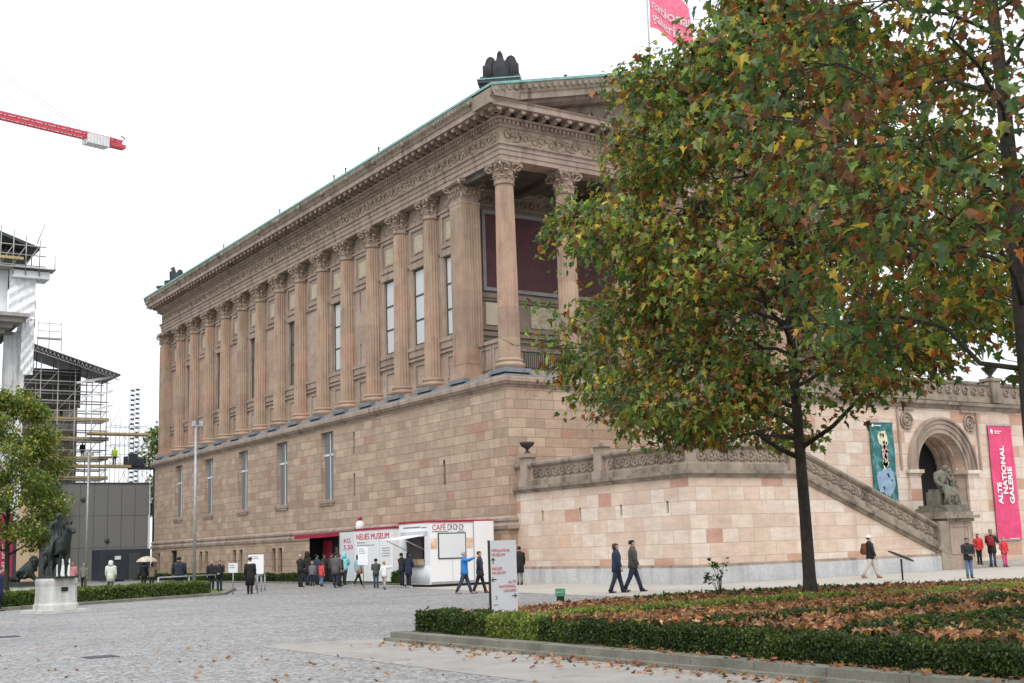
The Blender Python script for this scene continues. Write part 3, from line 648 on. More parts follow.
def rosettes(p0, p1, nrm, n, name):
    mb = MB(); p0 = Vector(p0); p1 = Vector(p1); t = (p1-p0).normalized(); up = Vector((0,0,1)); nrm = Vector(nrm)
    for i in range(n):
        c = p0.lerp(p1,(i+.5)/n)+nrm*.02; L = (p1-p0).length/n
        mb.tube([c+(t*math.cos(q)+up*math.sin(q))*.19 for q in np.linspace(0,2*PI,13)], .04, 5)
        mb.sphere(c, .075, 6, 4); e = c+t*L*.5
        mb.tube([e-up*.2+t*.05,e+t*.09,e+up*.2-t*.05], .03, 4); mb.tube([e-up*.2-t*.05,e-t*.09,e+up*.2+t*.05], .03, 4)
    mb.build(name, M['trim_grey'], wing)
rosettes((WXL+.06,48.9,5.2),(WXL+.06,43.9,5.2),(-1,0,0),9,'carved_panel'); rosettes((WXL+.06,43.0,5.2),(WXL+.06,37.9,5.2),(-1,0,0),9,'carved_panel')
rosettes((33.9,WYF+.06,5.2),(39.0,WYF+.06,5.2),(0,-1,0),9,'carved_panel'); rosettes((39.9,WYF+.06,5.05),(48.9,WYF+.06,1.6),(0,-1,0),15,'carved_panel')
for (x,y) in ((WXL+.14,49.4),(WXL+.14,43.45),(39.45,WYF+.14)):
    mb = MB(); mb.box(x-.36,x+.36,y-.36,y+.36,4.6,4.95); mb.box(x-.28,x+.28,y-.28,y+.28,4.95,6.02); mb.box(x-.38,x+.38,y-.38,y+.38,6.02,6.1); mb.box(x-.34,x+.34,y-.34,y+.34,6.1,6.2); mb.build('pier', M['trim'], wing)
mb = MB(); mb.lathe([(.17,6.2),(.17,6.25),(.08,6.32),(.07,6.42),(.17,6.5),(.30,6.6),(.35,6.7),(.37,6.77),(.31,6.77),(.25,6.72)],20,(WXL+.14,49.4,0)); mb.build('urn', M['black_stone'], wing)
mb = MB(); mb.box(48.72,49.4,WYF-.2,WYF+.5,0,2.28); mb.build('end_pier', M['trim_grey'], wing)
# pedestal with the seated group
ped = MB(); ped.box(49.42,51.25,WYF-.06,39.6,.5,2.25); ped.box(49.36,51.35,WYF-.12,39.66,0,.52)
for a,b,c,d in ((49.6,51.08,2.0,2.1),(49.6,51.08,.72,.82),(49.6,49.7,.82,2.0),(50.98,51.08,.82,2.0)): ped.box(a,b,WYF-.1,WYF,c,d)
po = ped.build('pedestal', M['trim'], wing)
cp = MB(); cp.box(49.3,51.4,WYF-.18,39.7,2.25,2.4); cp.box(49.1,51.6,WYF-.36,39.85,2.4,2.55); cp.box(49.3,51.4,WYF-.15,39.7,2.55,2.72)
for i in range(11): cp.box(49.3+i*.19,49.41+i*.19,WYF-.24,WYF-.15,2.29,2.4)
cp.build('pedestal_cap', M['trim_grey'], po)

def ell(c, a, b, n=12, ax=None):
    return [(c[0]+a*math.cos(2*PI*j/n),c[1]+b*math.sin(2*PI*j/n),c[2]) for j in range(n)]
def grow(name, V, E, R, mt, parent=None, sub=2, root=0, extra=None):
    """one continuous skin over a skeleton of joints"""
    me = bpy.data.meshes.new(name); me.from_pydata([tuple(v) for v in V], [tuple(e) for e in E], [])
    ob = bpy.data.objects.new(name, me); COL.objects.link(ob)
    sm = ob.modifiers.new('skin','SKIN'); sm.use_smooth_shade = True
    if sub: ss = ob.modifiers.new('sub','SUBSURF'); ss.levels = sub; ss.render_levels = sub
    for i, sv in enumerate(me.skin_vertices[0].data):
        r = R[i]; sv.radius = r if isinstance(r,tuple) else (r,r); sv.use_root = (i == root)
    bpy.context.view_layer.update()
    m2 = bpy.data.meshes.new_from_object(ob.evaluated_get(bpy.context.evaluated_depsgraph_get()))
    bpy.data.objects.remove(ob); bpy.data.meshes.remove(me)
    m2.name = name; m2.materials.clear()
    for q in (mt if isinstance(mt,(list,tuple)) else [mt]): m2.materials.append(q)
    for p in m2.polygons: p.use_smooth = True; p.material_index = 0
    if extra is not None:                                            # small details fused into the same mesh
        bm = bmesh.new(); bm.from_mesh(m2); em = extra.mesh('tmp', mt); bm.from_mesh(em); bm.to_mesh(m2); bm.free(); bpy.data.meshes.remove(em)
    return link(name, m2, parent)
st = thing('seated_statue_group', 'grey weathered stone group of a seated robed figure bending to a child', 'statue', (50.55,38.45,2.72))
b_ = MB(); b_.box(-.95,.85,-.85,.95,0,.2); b_.box(-.85,.75,-.75,.85,.2,.34); b_.build('base', M['statue'], st)
V = [(-.1,.1,1.15),(-.08,.05,1.45),(-.12,-.05,1.8),(-.02,-.15,2.02),(.08,-.22,2.15),(.06,-.2,2.3),
     (-.42,-.02,1.85),(-.55,-.1,1.45),(-.35,-.4,1.2), (.2,-.1,1.85),(.35,-.3,1.5),(.42,-.35,1.75),
     (-.25,-.45,1.05),(-.3,-.5,.62),(-.32,-.55,.38),(-.32,-.75,.36), (.15,-.45,1.05),(.28,-.5,.6),(.32,-.52,.36),(.34,-.72,.36)]
E_ = [(0,1),(1,2),(2,3),(3,4),(4,5),(2,6),(6,7),(7,8),(2,9),(9,10),(10,11),(0,12),(12,13),(13,14),(14,15),(0,16),(16,17),(17,18),(18,19)]
R_ = [(.3,.28),(.27,.24),(.28,.22),.1,.16,.13,.14,.11,.07,.14,.1,.07,.19,.14,.1,.07,.19,.14,.1,.07]
grow('robed_figure', V, E_, R_, M['statue'], st)
d_ = MB()                                                            # robe falling in folds over the legs and the block
for k in range(13):
    u = -.5+k*.075; d_.tube([(u*.8,-.35+.05*math.sin(k*2.1),1.15),(u,-.55-.06*math.cos(k*1.7),.8),(u*1.15,-.52-.06*math.sin(k*2.3),.36)],[.1,.085,.1],6)
d_.box(-.5,.35,-.2,.6,.34,1.0); d_.box(-.42,.25,-.15,.5,1.0,1.12); d_.build('robe', M['statue'], st)
V = [(.62,-.1,1.0),(.6,-.12,1.25),(.58,-.14,1.5),(.55,-.16,1.66),(.53,-.2,1.8),(.54,-.2,1.9),(.42,-.15,1.5),(.36,-.3,1.3),(.75,-.15,1.48),(.82,-.3,1.2),(.66,-.4,1.15),(.55,-.1,.7),(.55,-.12,.36),(.7,-.1,.7),(.74,-.15,.36)]
grow('child_figure', V, [(0,1),(1,2),(2,3),(3,4),(4,5),(2,6),(6,7),(2,8),(8,9),(9,10),(0,11),(11,12),(0,13),(13,14)], [.16,.15,.15,.06,.12,.1,.08,.05,.08,.06,.05,.1,.06,.1,.06], M['statue'], st)

# ------------------------------------------------------------------ portal block
PYW = 40.0; AC, AR, AZ = 52.7, 1.87, 4.92
portal = thing('portal_block', 'pale sandstone entrance block with a deep round arch behind the stair flight', 'gateway')
mb = MB(); X0, X1, Z1 = 40.8, 66., 8.05
mb.add([(X0,PYW,0),(AC-AR,PYW,0),(AC-AR,PYW,AZ),(AC-AR,PYW,Z1),(X0,PYW,Z1)],[(0,1,2,3,4)]); mb.add([(AC+AR,PYW,0),(X1,PYW,0),(X1,PYW,Z1),(AC+AR,PYW,Z1),(AC+AR,PYW,AZ)],[(0,1,2,3,4)])
na = 20; A = [(AC-AR*math.cos(PI*i/na),AZ+AR*math.sin(PI*i/na)) for i in range(na+1)]
for (xa,za),(xb,zb) in zip(A,A[1:]): mb.add([(xa,PYW,za),(xb,PYW,zb),(xb,PYW,Z1),(xa,PYW,Z1)],[(0,1,2,3)])
mb.add([(X0,PYW,0),(X0,50.2,0),(X0,50.2,Z1),(X0,PYW,Z1)],[(0,1,2,3)]); mb.add([(X0,PYW,Z1),(X1,PYW,Z1),(X1,50.2,Z1),(X0,50.2,Z1)],[(0,1,2,3)])
mb.build('wall', M['wing'], portal, fix=False)
mb = MB(); pr = [(AC-AR,0)]+A+[(AC+AR,0)]
for i,((xa,za),(xb,zb)) in enumerate(zip(pr,pr[1:])): mb.add([(xa,PYW,za),(xb,PYW,zb),(xb,41.75,zb),(xa,41.75,za)],[(0,1,2,3)],0)
mb.add([(x,41.75,z) for x,z in pr],[tuple(range(len(pr)))],1)
for y in (40.45,40.9,41.35):
    mb.loft([[(AC-r*math.cos(PI*i/na),yy,AZ+r*math.sin(PI*i/na)) for (r,yy) in ((AR-.01,y),(AR-.12,y),(AR-.12,y+.22),(AR-.01,y+.22))] for i in range(na+1)],0,False)
mb.build('arch_vault', [M['wing'],M['dark']], portal, fix=False)
def arch_ring(mb, r0, r1, y0, y1, mi=0):
    mb.loft([[(AC-r*math.cos(PI*i/28),yy,AZ+r*math.sin(PI*i/28)) for (r,yy) in ((r0,y1),(r0,y0),(r1,y0),(r1,y1))] for i in range(29)],mi,False)
mb = MB(); arch_ring(mb,AR-.0,AR+.22,PYW-.06,PYW+.03); arch_ring(mb,AR+.225,AR+.47,PYW-.11,PYW+.03); arch_ring(mb,AR+.475,AR+.68,PYW-.16,PYW+.03); arch_ring(mb,AR+.685,AR+.8,PYW-.24,PYW+.03); mb.build('archivolt', M['trim'], portal)
for s_ in (-1,1):
    xa = AC+s_*(AR+.42); mb = MB(); mb.box(xa-.42,xa+.42,PYW-.14,PYW+.03,.3,4.62); mb.box(xa-.46,xa+.46,PYW-.18,PYW+.03,0,.3); mb.box(xa-.47,xa+.47,PYW-.18,PYW+.5,4.62,4.72); mb.box(xa-.55,xa+.55,PYW-.28,PYW+.6,4.72,4.9); mb.build('pilaster', M['wing'], portal)
    rx = AC+s_*2.5; mb = MB()
    for r in (.42,.22): mb.tube([(rx+r*math.cos(q),PYW-.08,7.35+r*math.sin(q)) for q in np.linspace(0,2*PI,17)], .06, 5)
    mb.sphere((rx,PYW-.05,7.35),(.14,.1,.14),8,5)
    mb.box(rx-.62,rx+.62,PYW-.1,PYW+.02,7.9,8.04); mb.box(AC+s_*3.15-.06,AC+s_*3.15+.06,PYW-.1,PYW+.02,4.9,7.9); mb.build('roundel', M['trim'], portal)
def pseg(prof, m, name): 
    mb = MB(); mb.loft([[(x,PYW-o,z) for o,z in prof] for x in (X0-.3,X1)],0,False); mb.loft([[(X0-o,y,z) for o,z in prof] for y in (PYW,50.2)],0,False); return mb.build(name, m, portal)
pseg([(-.4,8.05),(.08,8.05),(.14,8.2),(.3,8.26),(.34,8.42),(-.4,8.5)], M['trim_grey'], 'cornice')
pseg([(-.35,8.5),(.05,8.5),(.05,8.75),(-.02,8.78),(-.02,9.42),(.08,9.46),(.1,9.6),(-.35,9.64)], M['trim_grey'], 'parapet')
mb = MB()
for i in range(36):
    x = X0+.4+i*.7; mb.tube([(x+.2*math.cos(q),PYW-.02,9.1+.2*math.sin(q)) for q in np.linspace(0,2*PI,11)], .045, 4); mb.sphere((x,PYW,9.1),.07,5,4)
mb.build('carved_panel', M['trim'], portal)
for x in (47.6,57.6):
    mb = MB(); mb.box(x-.4,x+.4,PYW-.2,PYW+.4,8.5,9.7); mb.box(x-.48,x+.48,PYW-.28,PYW+.48,9.7,9.85); mb.build('pier', M['trim_grey'], portal)
mb = MB(); mb.lathe([(.2,9.85),(.2,9.92),(.09,10.0),(.2,10.16),(.42,10.4),(.44,10.48),(.3,10.42)],16,(57.6,PYW+.1,0)); mb.build('urn', M['black_stone'], portal)
mb = MB(); mb.box(51.4,66,38.3,PYW-.02,0,.13); mb.box(51.5,66,38.9,PYW-.02,.13,.27); mb.build('entrance_steps', M['path'], portal)
mb = MB(); mb.box(51.3,66,38.25,38.3,.02,.125); 
# banners hung on the portal wall
def banner(name, label, x0, x1, z0, z1, m):
    t = thing(name, label, 'banner', ((x0+x1)/2,PYW-.1,z0)); c = MB(); rows = 12
    for i in range(rows):
        pass
    vs = []; n1 = 14
    for k in range(n1+1):
        for j in range(7):
            vs.append((x0+(x1-x0)*j/6-(x0+x1)/2, .02*math.sin(k*.9+j*.5)-.015*(j%2), (z1-z0)*k/n1))
    c.add(vs,[(k*7+j,k*7+j+1,(k+1)*7+j+1,(k+1)*7+j) for k in range(n1) for j in range(6)],0,True)
    c.add([(a,b+.02,z) for a,b,z in vs],[(k*7+j,k*7+j+1,(k+1)*7+j+1,(k+1)*7+j) for k in range(n1) for j in range(6)],0,True)
    c.build('cloth', m, t, fix=False)
    for z in (0,z1-z0):
        rd = MB(); rd.tube([(-(x1-x0)/2-.06,.0,z),((x1-x0)/2+.06,.0,z)],.03,8); rd.build('batten', M['lamp'], t)
    return t
pb = banner('exhibition_banner','tall pink banner reading ALTE NATIONAL GALERIE in white on the portal wall',56.65,58.7,1.25,7.3,M['pink'])
VERT = lambda x,z: Matrix(((0,-1,0,x),(0,0,-1,-.05),(1,0,0,z),(0,0,0,1)))    # lines read upwards
for s, dx, z, fw in (('ALTE',-.38,1.95,1.15),('NATIONAL',.12,2.45,2.55),('GALERIE',.62,1.95,1.95)):
    text(s, .52, M['textwhite'], pb, VERT(dx,z-.05), fitw=fw, bold=.016)
lg = MB(); lg.tri([(-.86,-.04,5.62),(-.7,-.04,5.58),(-.66,-.04,5.78),(-.76,-.04,5.86),(-.88,-.04,5.8)],(0,.01,0)); lg.box(-.55,.05,-.05,-.04,5.72,5.76); lg.box(-.55,-.1,-.05,-.04,5.62,5.66); lg.box(-.1,.75,-.05,-.04,.06,.09); lg.build('emblem', M['textwhite'], pb)
pm = mat('painted_banner_cloth', (.05,.2,.2), .7)                   # generic dabs of colour in place of the artwork
c = ramp(pm, [(.3,(.01,.06,.055)),(.48,(.03,.16,.15)),(.58,(.07,.22,.24)),(.72,(.22,.36,.36))], noise(pm, 2.2, 5, scaled(pm,1.4,1,1), dist=1.2)); lk(pm, c, bsdf(pm).inputs['Base Color'])
bb = banner('painted_banner','tall teal painted banner with pale dabs left of the arch',47.35,49.05,3.35,7.2,pm)
dm = [blotchy('cream_dabs',(.62,.58,.36),(.75,.72,.55),3), blotchy('rose_dabs',(.6,.36,.33),(.72,.5,.46),3), blotchy('blue_dabs',(.16,.28,.42),(.35,.47,.6),2.5)]
dr = random.Random(4)
for mi,(cx_,cz_,sx,sz,dy) in ((0,(.0,3.05,.36,.42,0)),(1,(.05,2.35,.2,.36,.004)),(0,(.02,1.85,.2,.2,.006)),(2,(.02,.95,.62,.72,.002))):
    d = MB(); d.tri([(max(-.78,min(.78,cx_+sx*dr.uniform(.8,1.2)*math.cos(q))),-.05-dy,cz_+sz*dr.uniform(.8,1.15)*math.sin(q)) for q in np.linspace(0,2*PI,19)[:-1]],(0,.001,0))
    for i in range(16):
        a = dr.uniform(0,6.28); r = dr.uniform(.05,.13); x = cx_+sx*dr.uniform(.3,1.)*math.cos(a); z = cz_+sz*dr.uniform(.3,1.)*math.sin(a)
        d.tri([(max(-.8,min(.8,x+r*dr.uniform(.5,1.2)*math.cos(q))),-.058-dy,z+r*1.4*dr.uniform(.5,1.2)*math.sin(q)) for q in np.linspace(0,2*PI,7)[:-1]],(0,.001,0))
    d.build('paint_dabs', dm[mi], bb)
lg = MB(); lg.box(-.75,-.62,-.06,-.05,3.62,3.74); lg.box(-.55,-.1,-.06,-.05,3.66,3.7); lg.build('emblem', M['textwhite'], bb)

# ------------------------------------------------------------------ flag and roof statue
fl = thing('roof_flag','pink flag with white lettering national galerie waving on a pole above the museum roof','flag',(47.3,54.6,28.7))
mb = MB(); mb.tube([(0,0,0),(0,0,8.1)],[.06,.045],8); mb.sphere((0,0,7.95),.09,8,5); mb.build('flagpole', M['lamp'], fl)
def wave(x, y): return Vector((x*.93+.05, -.25*x*.5+.16*math.sin(x*2.1+y*.8), y-.22*x-.04*x*x+.05*math.sin(x*2.6)))
FZ = 4.7; mb = MB(); nx, nz = 30, 16; vs = [wave(3.4*i/nx, FZ+3.1*k/nz) for k in range(nz+1) for i in range(nx+1)]
mb.add(vs,[(k*(nx+1)+i,k*(nx+1)+i+1,(k+1)*(nx+1)+i+1,(k+1)*(nx+1)+i) for k in range(nz) for i in range(nx)],0,True)
mb.build('cloth', M['flagpink'], fl, fix=False)
for s, y, fw in (('national',FZ+1.32,3.0),('galerie',FZ+.42,2.45)):
    me = text_mesh(s, .98, M['textwhite'], ext=.004, bold=.018); bm = bmesh.new(); bm.from_mesh(me)
    bmesh.ops.triangulate(bm, faces=bm.faces)
    for _ in range(5):
        lg_ = [e for e in bm.edges if e.calc_length() > .09]
        if lg_: bmesh.ops.subdivide_edges(bm, edges=lg_, cuts=1); bmesh.ops.triangulate(bm, faces=bm.faces)
    bm.to_mesh(me); bm.free()
    xs = [v.co.x for v in me.vertices]; k = fw/max(xs)
    for v in me.vertices:
        p = wave(v.co.x*k+.15, y+v.co.y); v.co = p+Vector((-.03,-.07,0))
    link('lettering', me, fl)
rs = thing('gable_statue','dark stone figures standing on the peak of the museum gable','statue',(47.75,50.3,28.6))
b_ = MB(); b_.box(-1.3,1.6,-.8,.8,-.3,.5); b_.build('pedestal', M['black_stone'], rs)
for nm, dx, h in (('draped_figure',-.2,3.1),('draped_figure',1.0,2.7)):
    d = MB(); d.loft([ell((dx,0,.45),.5,.42),ell((dx,0,h*.35),.42,.36),ell((dx,0,h*.6),.28,.24),ell((dx,0,h*.76),.34,.24),ell((dx,0,h*.84),.12,.12),ell((dx,0,h*.9),.16,.17),ell((dx,0,h*.97),.14,.15),ell((dx,0,h),.04,.04)])
    d.tube([(dx-.3,0,h*.78),(dx-.42,-.1,h*.58),(dx-.2,-.3,h*.5)],[.1,.09,.06],6); d.tube([(dx+.3,0,h*.78),(dx+.5,-.1,h*.62),(dx+.5,-.2,h*.8)],[.1,.09,.06],6)
    for k in range(9): a = 2*PI*k/9; d.tube([(dx+.26*math.cos(a),.22*math.sin(a),h*.58),(dx+.45*math.cos(a),.38*math.sin(a),.5)],[.05,.09],5)
    d.build(nm, M['statue'], rs)

# ------------------------------------------------------------------ kiosks and signs by the wall
def slab(name, x0,x1,y0,y1,z0,z1, m, parent): 
    mb = MB(); mb.box(x0,x1,y0,y1,z0,z1); return mb.build(name, m, parent)
def kiosk_shell(t, x0,x1,y0,y1,h,m): pass
cafe = thing('cafe_kiosk','white cafe kiosk with red roof edge, serving hatch and propped awning beside the wall','kiosk',(28.6,50.5,0))
W_, D_ = 3.5, 3.05                                                  # local axes: +x to the wall, +y along the wall
mb = MB(); mb.box(0,W_,0,.06,.12,3.0); mb.box(0,W_,D_-.06,D_,.12,3.0); mb.box(W_-.06,W_,.06,D_-.06,.12,3.0)
wall_holes(mb,'x',0,.06,D_-.06,.12,3.0,[(.55,2.35,1.05,2.35)],.06); mb.box(.06,W_-.06,.06,D_-.06,.12,.2); mb.build('wall', M['white'], cafe)
mb = MB(); mb.box(-.04,W_+.02,-.05,D_+.04,3.0,3.09); mb.build('roof_trim', M['red'], cafe)
mb = MB(); mb.box(.03,W_,.03,D_-.03,0,.12); mb.build('base_frame', M['iron'], cafe)
mb = MB(); mb.box(1.25,1.3,.08,D_-.08,.2,2.95); mb.build('back_counter_wall', blotchy('warm_interior_wood',(.20,.10,.035),(.30,.17,.06),3,.6), cafe)
mb = MB(); mb.box(-.12,.3,.5,2.4,1.0,1.05); mb.build('counter', M['lamp'], cafe)
mb = MB(); mb.box(-.05,-.01,.62,2.28,1.06,1.3)
for i in range(6): mb.box(-.1,.1,.7+i*.27,.78+i*.27,1.05,1.05+.1+.05*(i%3))
mb.build('counter_goods', M['tan'], cafe)
mb = MB(); mb.tri([(-.02,.5,2.4),(-.02,2.42,2.4),(-1.35,2.42,2.22),(-1.35,.5,2.22)],(0,0,.04)); aw = mb.build('awning', M['white'], cafe)
mb = MB(); mb.tube([(-.02,.55,1.75),(-1.1,.55,2.24)],.018,6); mb.tube([(-.02,2.37,1.75),(-1.1,2.37,2.24)],.018,6); mb.build('strut', M['lamp'], aw)
mb = MB()
for i in range(30): mb.tube([(-.012,.1+i*.1,.16),(-.012,.1+i*.1,.98)],.03,6)
mb.build('corrugated_front', M['offwhite'], cafe)
mb = MB()
for i in range(6): mb.box(-.03,.0,.2,D_-.15,2.42+i*.035,2.44+i*.035)
mb.build('louvre', M['offwhite'], cafe)
mb = MB(); mb.box(.42,1.95,-.035,.0,1.28,2.5); fo = mb.build('window', M['iron'], cafe)
slab('pane',.47,1.9,-.045,-.036,1.33,2.45,M['offwhite'],fo)
mb = MB(); mb.box(2.4,W_+.01,-.06,-.001,.12,3.02); mb.build('side_panel', M['white'], cafe)
fd = blotchy('printed_food_picture',(.62,.30,.10),(.80,.72,.60),4,.5)
for a,b in ((.03,.36),(2.0,2.34)): slab('food_picture',a,b,-.012,-.001,1.75,2.25,fd,cafe)
text('CAFÉ', .36, M['textred'], cafe, FACE_Y((.12,-.012,2.64)), fitw=.72, bold=.0)
mb = MB()                                                            # cup, glass and cutlery signs after the word
for i,x in enumerate((.98,1.3,1.62)):
    mb.tube([(x,-.02,2.66),(x,-.02,2.88),(x+.16,-.02,2.88),(x+.16,-.02,2.66),(x,-.02,2.66)],.02,4); mb.tube([(x+.16,-.02,2.84),(x+.22,-.02,2.8),(x+.16,-.02,2.72)],.018,4)
mb.box(.12,1.0,-.02,-.001,2.555,2.585); mb.box(1.5,1.9,-.02,-.001,2.555,2.575); mb.build('menu_symbols', M['textgrey'], cafe)
mb = MB(); mb.box(-.02,-.001,.9,2.6,2.78,2.84); mb.box(-.02,-.001,.3,.8,2.76,2.8); mb.build('small_print', M['textgrey'], cafe)

booth = thing('ticket_booth','white and dark red ticket booth with NEUES MUSEUM panel and queue in front','kiosk',(31.5,59.7,0))
mb = MB(); mb.box(0,1.2,.02,4.75,.1,2.95); mb.build('white_panel', M['white'], booth)
mb = MB(); mb.box(.1,1.2,4.75,6.95,.1,2.92); mb.build('grey_panel', M['offwhite'], booth)
mb = MB(); mb.box(-.04,1.22,-.02,4.76,2.95,3.06); mb.build('roof_trim', M['red'], booth)
mb = MB(); mb.box(.9,1.25,6.95,11.2,.1,2.9); mb.box(.1,.9,11.1,11.2,.1,2.9); mb.box(.05,1.25,6.95,11.2,0,.1); mb.box(.05,1.25,6.95,11.2,2.9,2.96); mb.build('dark_recess', M['dark'], booth)
mb = MB(); mb.box(.86,.895,9.6,10.9,.9,2.5); mb.build('poster', M['red'], booth)
for y in (7.3,8.4): slab('ticket_window',.86,.9,y,y+.75,1.0,2.1,M['glass'],booth)
mb = MB(); mb.tri([(.2,6.95,2.74),(.2,11.4,2.74),(-.85,11.4,2.66),(-.85,6.95,2.66)],(0,0,.22)); mb.build('canopy', M['red'], booth)
for y in (7.0,11.1): slab('post',.06,.14,y,y+.08,.1,2.75,M['iron'],booth)
text('NEUES MUSEUM', .46, M['textred'], booth, FACE_X((-.012,4.5,2.44)), fitw=4.0)
mb = MB(); mb.box(-.012,-.001,3.4,4.4,2.24,2.28); mb.box(-.012,-.001,2.2,4.4,2.1,2.13)
for k in range(4): mb.box(-.012,-.001,.4,1.3,1.9-k*.14,1.93-k*.14)
mb.build('small_print', M['textgrey'], booth)
text('KG', .36, M['textred'], booth, FACE_X((.088,6.4,2.3)), fitw=.9); text('5,50', .36, M['textred'], booth, FACE_X((.088,6.4,1.92)), fitw=1.2)
mb = MB(); mb.lathe([(.22,3.06),(.26,3.2),(.24,3.45),(.1,3.55)],12,(.6,5.2,0)); v_ = mb.build('roof_vent', M['white'], booth)
mb = MB(); mb.lathe([(.1,3.55),(.14,3.6),(.13,3.72),(.03,3.75)],10,(.6,5.2,0)); mb.build('cap', M['red'], v_)

pyl = thing('museum_signpost','tall pale grey sign board listing Pergamon Museum, Neues Museum and Alte National Galerie','sign',(12.92,20.0,.12))
mb = MB(); mb.box(-.3,.3,-.03,.03,.12,1.715); mb.build('board', M['sign'], pyl)
mb = MB(); mb.box(-.312,-.3,-.035,.035,-.2,1.72); mb.box(-.3,.3,-.03,.03,-.2,.12); mb.build('edge_frame', M['iron'], pyl)
y_ = -.034
for s,z,al,x in (('PERGAMON',1.5,'LEFT',-.27),('MUSEUM',1.42,'LEFT',-.27),('NEUES',1.16,'LEFT',-.27),('MUSEUM',1.08,'LEFT',-.27),('ALTE',.9,'RIGHT',.27),('NATIONAL',.82,'RIGHT',.27),('GALERIE',.74,'RIGHT',.27)):
    text(s, .078, M['textfaint'], pyl, FACE_Y((x,y_,z)), al, bold=-.0012)
def arrow(mb, c, ang, L=.11):
    d = Vector((math.cos(ang),0,math.sin(ang))); q = Vector((-d.z,0,d.x)); c = Vector(c)
    mb.tube([c-d*L/2,c+d*L/2],.009,4); mb.tube([c+d*L/2-d*.045+q*.04,c+d*L/2,c+d*L/2-d*.045-q*.04],.009,4)
mb = MB(); arrow(mb,(-.24,-.035,1.33),PI/2); arrow(mb,(-.23,-.035,.98),PI); arrow(mb,(.22,-.035,.66),0)
mb.box(-.25,-.2,-.036,-.031,.3,.35); mb.box(-.25,-.15,-.036,-.031,.5,.51); mb.tube([(-.2,-.035,.68),(-.17,-.035,.64),(-.2,-.035,.6)],.006,4); mb.build('arrows', M['textblack'], pyl)

def post_sign(label, loc, bw, bz0, bz1, lines, m='white', rz=0):
    t = thing('notice_sign', label, 'sign', loc, rz); mb = MB(); mb.tube([(0,0,0),(0,0,bz1-.05)],.03,8); mb.build('post', M['lamp'], t)
    mb = MB(); mb.box(-bw/2,bw/2,-.05,-.02,bz0,bz1); b = mb.build('board', M[m], t)
    if lines:
        mb = MB()
        for i in range(lines): mb.box(-bw*.38,bw*(.1+.25*((i*7)%3)/3),-.054,-.0505,bz1-.12-i*.1,bz1-.09-i*.1)
        mb.build('small_print', M['textgrey'], t)
    return t
HD = lambda hx,hy: math.atan2(-hx,hy)
RC = math.atan2(-.5,.8)                                              # turned to face the square
post_sign('small cream notice on a grey post beside the end of the left hedge',(20.6,54.8,0),.42,.98,1.42,2,'offwhite',-.55)
post_sign('white notice board on legs in front of the wall behind the woman in black',(23.85,60.2,0),.78,.8,1.78,2,'white',-.55)
post_sign('white notice on a post in front of the queue at the ticket booth',(27.45,55.2,0),.52,1.1,1.98,3,'white',-.75)
ip = thing('information_panel','dark tilted oval information panel on a thin post at the garden edge','sign',(38.2,31.2,0),-.6)
mb = MB(); mb.tube([(0,0,0),(0,0,.8)],.035,8); mb.build('post', M['iron'], ip)
mb = MB(); mb.lathe([(.02,-.02),(.5,-.02),(.53,0),(.5,.025),(.02,.03)],20,(0,0,.9),0,False,Matrix.Rotation(math.radians(24),4,'Y') @ Matrix.Diagonal((1,.62,1,1))); mb.build('panel', M['iron'], ip)
gb = thing('marker_box','small green box with pale pictogram on a dark foot at the paving edge','box',(22.3,31.3,0),-.55); gb.scale = (.82,.82,.86)
slab('foot',-.14,.14,-.12,.12,0,.2,M['iron'],gb); slab('box',-.18,.18,-.14,.14,.2,.46,M['bin_green'],gb)
mb = MB(); arrow(mb,(-.06,-.146,.34),PI,.16); mb.tube([(.06,-.146,.26),(.09,-.146,.34),(.06,-.146,.4),(.12,-.146,.38)],.012,4); mb.build('pictogram', M['textwhite'], gb)
for lbl, p0, p1 in (('low galvanised rail in front of the far lawn beside the lamp post',(18.6,59.5),(22.4,61.8)),('short low galvanised rail behind the woman in black',(21.7,54.6),(23.6,58.4))):
    t = thing('barrier_rail', lbl, 'rail', (*p0,0)); d = Vector((p1[0]-p0[0],p1[1]-p0[1],0)); mb = MB(); mb.tube([(0,0,.82),d+Vector((0,0,.82))],.035,8); mb.build('bar', M['lamp'], t)
    for q in (0,.5,1): mb = MB(); mb.tube([d*q,d*q+Vector((0,0,.82))],.04,8); mb.build('post', M['lamp'], t)

for (x_,z0_,z1_) in ((1.2,.14,1.26),(2.38,.14,3.0),(1.2,2.52,3.0)): slab('panel_seam',x_,x_+.012,-.012 if x_ < 2.3 else -.064,-.0005,z0_,z1_,M['greyframe'],cafe)
slab('skirting',.02,W_-.02,-.03,-.001,.12,.24,M['lamp'],cafe)
mb = MB()
for i in range(9): mb.box(1.12,1.24,.7+i*.18,.8+i*.18,1.3+.3*(i%3),1.5+.3*(i%3))
for i in range(3): mb.box(1.05,1.25,.62,2.3,1.25+.3*i,1.28+.3*i)
mb.build('shelf', M['lamp'], cafe)
for y_ in (1.6,3.2): slab('panel_seam',-.006,-.0005,y_,y_+.012,.12,2.94,M['greyframe'],booth)
